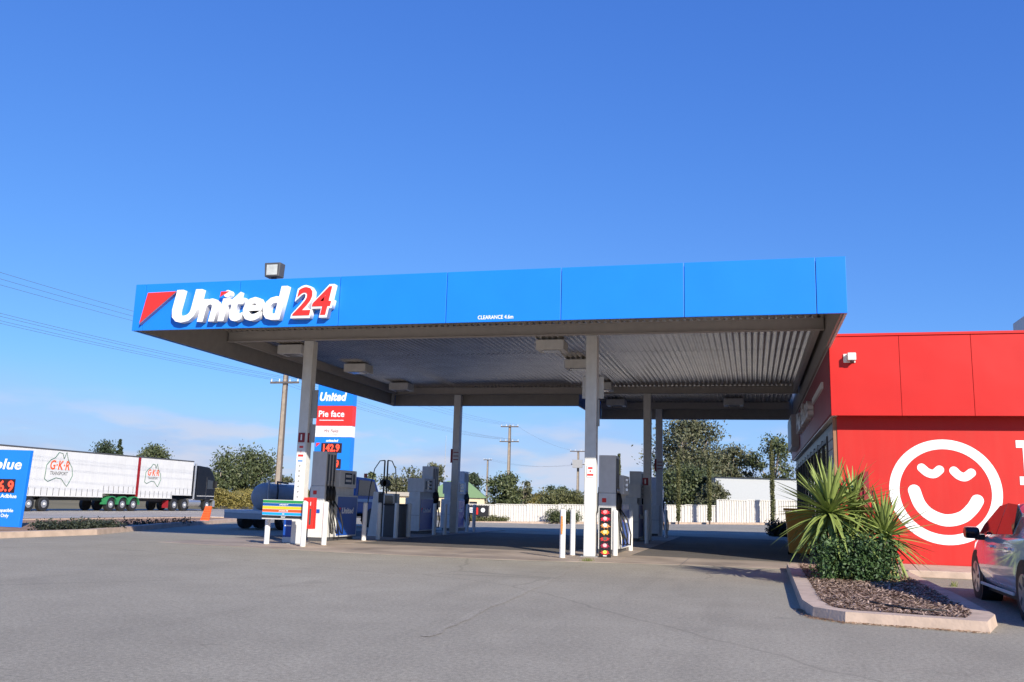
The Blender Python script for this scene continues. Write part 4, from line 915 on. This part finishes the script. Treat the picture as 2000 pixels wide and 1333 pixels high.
tree('gum_tree', 'round olive gum tree behind the vineyard beside the truck cab', 470, 886, 975, 112, 150, GUM2, 1, .25, 34, 130, .26, group=TB)
tree('gum_tree', 'lower leafy tree touching the prime mover cab', 425, 903, 978, 50, 140, GUM2, 2, .1, 18, 120, .24, group=TB)
tree('gum_tree', 'low tree between the concrete pole and the tin shed', 545, 928, 972, 60, 165, GUM, 3, .1, 16, 110, .26, group=TB)
tree('pine_tree', 'dark pointed pine rising above the trailer roof', 222, 853, 985, 34, 170, PINE, 4, .1, 60, 80, .24, BARKD, True, group=TB)
tree('gum_tree', 'broad dark tree beside the pine above the trailers', 196, 868, 985, 70, 175, PINE, 5, .3, 30, 110, .26, group=TB)
tree('gum_tree', 'flat topped tree above the coupling of the trailers', 296, 872, 985, 64, 165, GUM2, 6, .45, 26, 110, .24, group=TB)
tree('gum_tree', 'small bushy tree just past the price pylon', 712, 912, 985, 40, 150, GUM2, 7, .2, 16, 110, .26, group=TB)
tree('gum_tree', 'wide dark tree behind the middle pumps', 785, 920, 985, 75, 160, GUM, 8, .2, 20, 110, .26, group=TB)
tree('gum_tree', 'thin open gum tree above the green roofed house', 848, 902, 985, 44, 170, GUM, 9, .45, 12, 70, .26, openness=1.2, group=TB)
tree('round_tree', 'dense round dark tree right of the green roof', 918, 922, 985, 40, 150, PINE, 10, .1, 26, 120, .22, group=TB)
tree('gum_tree', 'bushy tree around the two arm power pole', 985, 930, 992, 70, 120, GUM2, 11, .05, 30, 110, .2, group=TB)
tree('gum_tree', 'bare greyish tree beside the two arm power pole', 1022, 938, 992, 40, 125, GUM, 12, .3, 12, 70, .18, group=TB)
tree('gum_tree', 'dark tree far beyond the low fence near transformer', 1075, 950, 988, 32, 190, PINE, 13, .1, 14, 90, .26, group=TB)
tree('gum_tree', 'rounded tree behind the transformer pole', 1105, 948, 990, 42, 185, GUM2, 14, .1, 16, 90, .26, group=TB)
hedge('yellow_bush', 'yellow green bushes behind the fence at the transformer pole', PD(1070, 990, 90), PD(1132, 990, 90), 1.6, 2.5, 1300, CYP, .11)
tree('gum_tree', 'tall big gum tree with pale limbs above the fence', 1345, 824, 1000, 132, 110, GUM, 15, .3, 80, 110, .19, group=TB)
tree('gum_tree', 'reddish rounded gum right of the biggest gum', 1425, 868, 1000, 90, 115, GUM, 16, .25, 34, 120, .2, group=TB)
tree('gum_tree', 'open sparse gum behind the tallest cypress', 1512, 852, 1000, 85, 112, GUM2, 17, .35, 24, 80, .2, openness=1.2, group=TB)
tree('gum_tree', 'dense bushy tree under the biggest gum before the shed', 1340, 912, 1008, 110, 95, GUM2, 18, .0, 44, 130, .17, group=TB)
tree('gum_tree', 'low dark shrubby tree at the end of the pale shed', 1395, 942, 1008, 50, 86, GUM, 19, .0, 22, 110, .15, group=TB)
cypress('slim cypress beside the plain front column pump', 1208, 883, 1020, 8, 64.5, 1)
cypress('slim cypress between the paired columns and the banded tree', 1325, 885, 1021, 9, 64.5, 2)
cypress('slim cypress where the fence steps up', 1386, 895, 1021, 9, 64.5, 3)
cypress('tallest cypress in front of the pale shed', 1510, 857, 1023, 10, 64.5, 4)
# vineyard rows, verge plants, mast
for k in range(4):
    hedge('vine_row', ('vine row nearest the road beyond the prime mover', 'second vine row from the road', 'third vine row from the road', 'fourth vine row from the road')[k], PD(405-k*6, 990-k*3, 92+k*6), PD(600, 988-k*3, 96+k*6), 1.7, .9, 1500, VINE, .12, group='vine rows')
hedge('vine_row', 'far vine row beyond the low fence', PD(1025, 984, 130), PD(1082, 984, 132), 1.6, 1, 700, VINE, .14)
hedge('verge_grass', 'scrubby grey green plants at the foot of the low fence', f0+Vector((.3, -.5, .1)), f0.lerp(f1, .18)+Vector((0, -.5, .1)), .35, .4, 500, CYP, .06)
hedge('fence_shrub', 'round grey shrub at the fence foot before the front column', PD(1075, 1019, 65), PD(1125, 1019, 65), .85, .8, 700, GUM2, .07)
ms = thing('radio_mast', 'thin far radio mast above the green roofed house', 'mast', PD(866, 985, 260)); cyl('mast', GREY, ms, (0, 0, 0), (0, 0, PD(866, 850, 260).z), .1, .05, n=6)
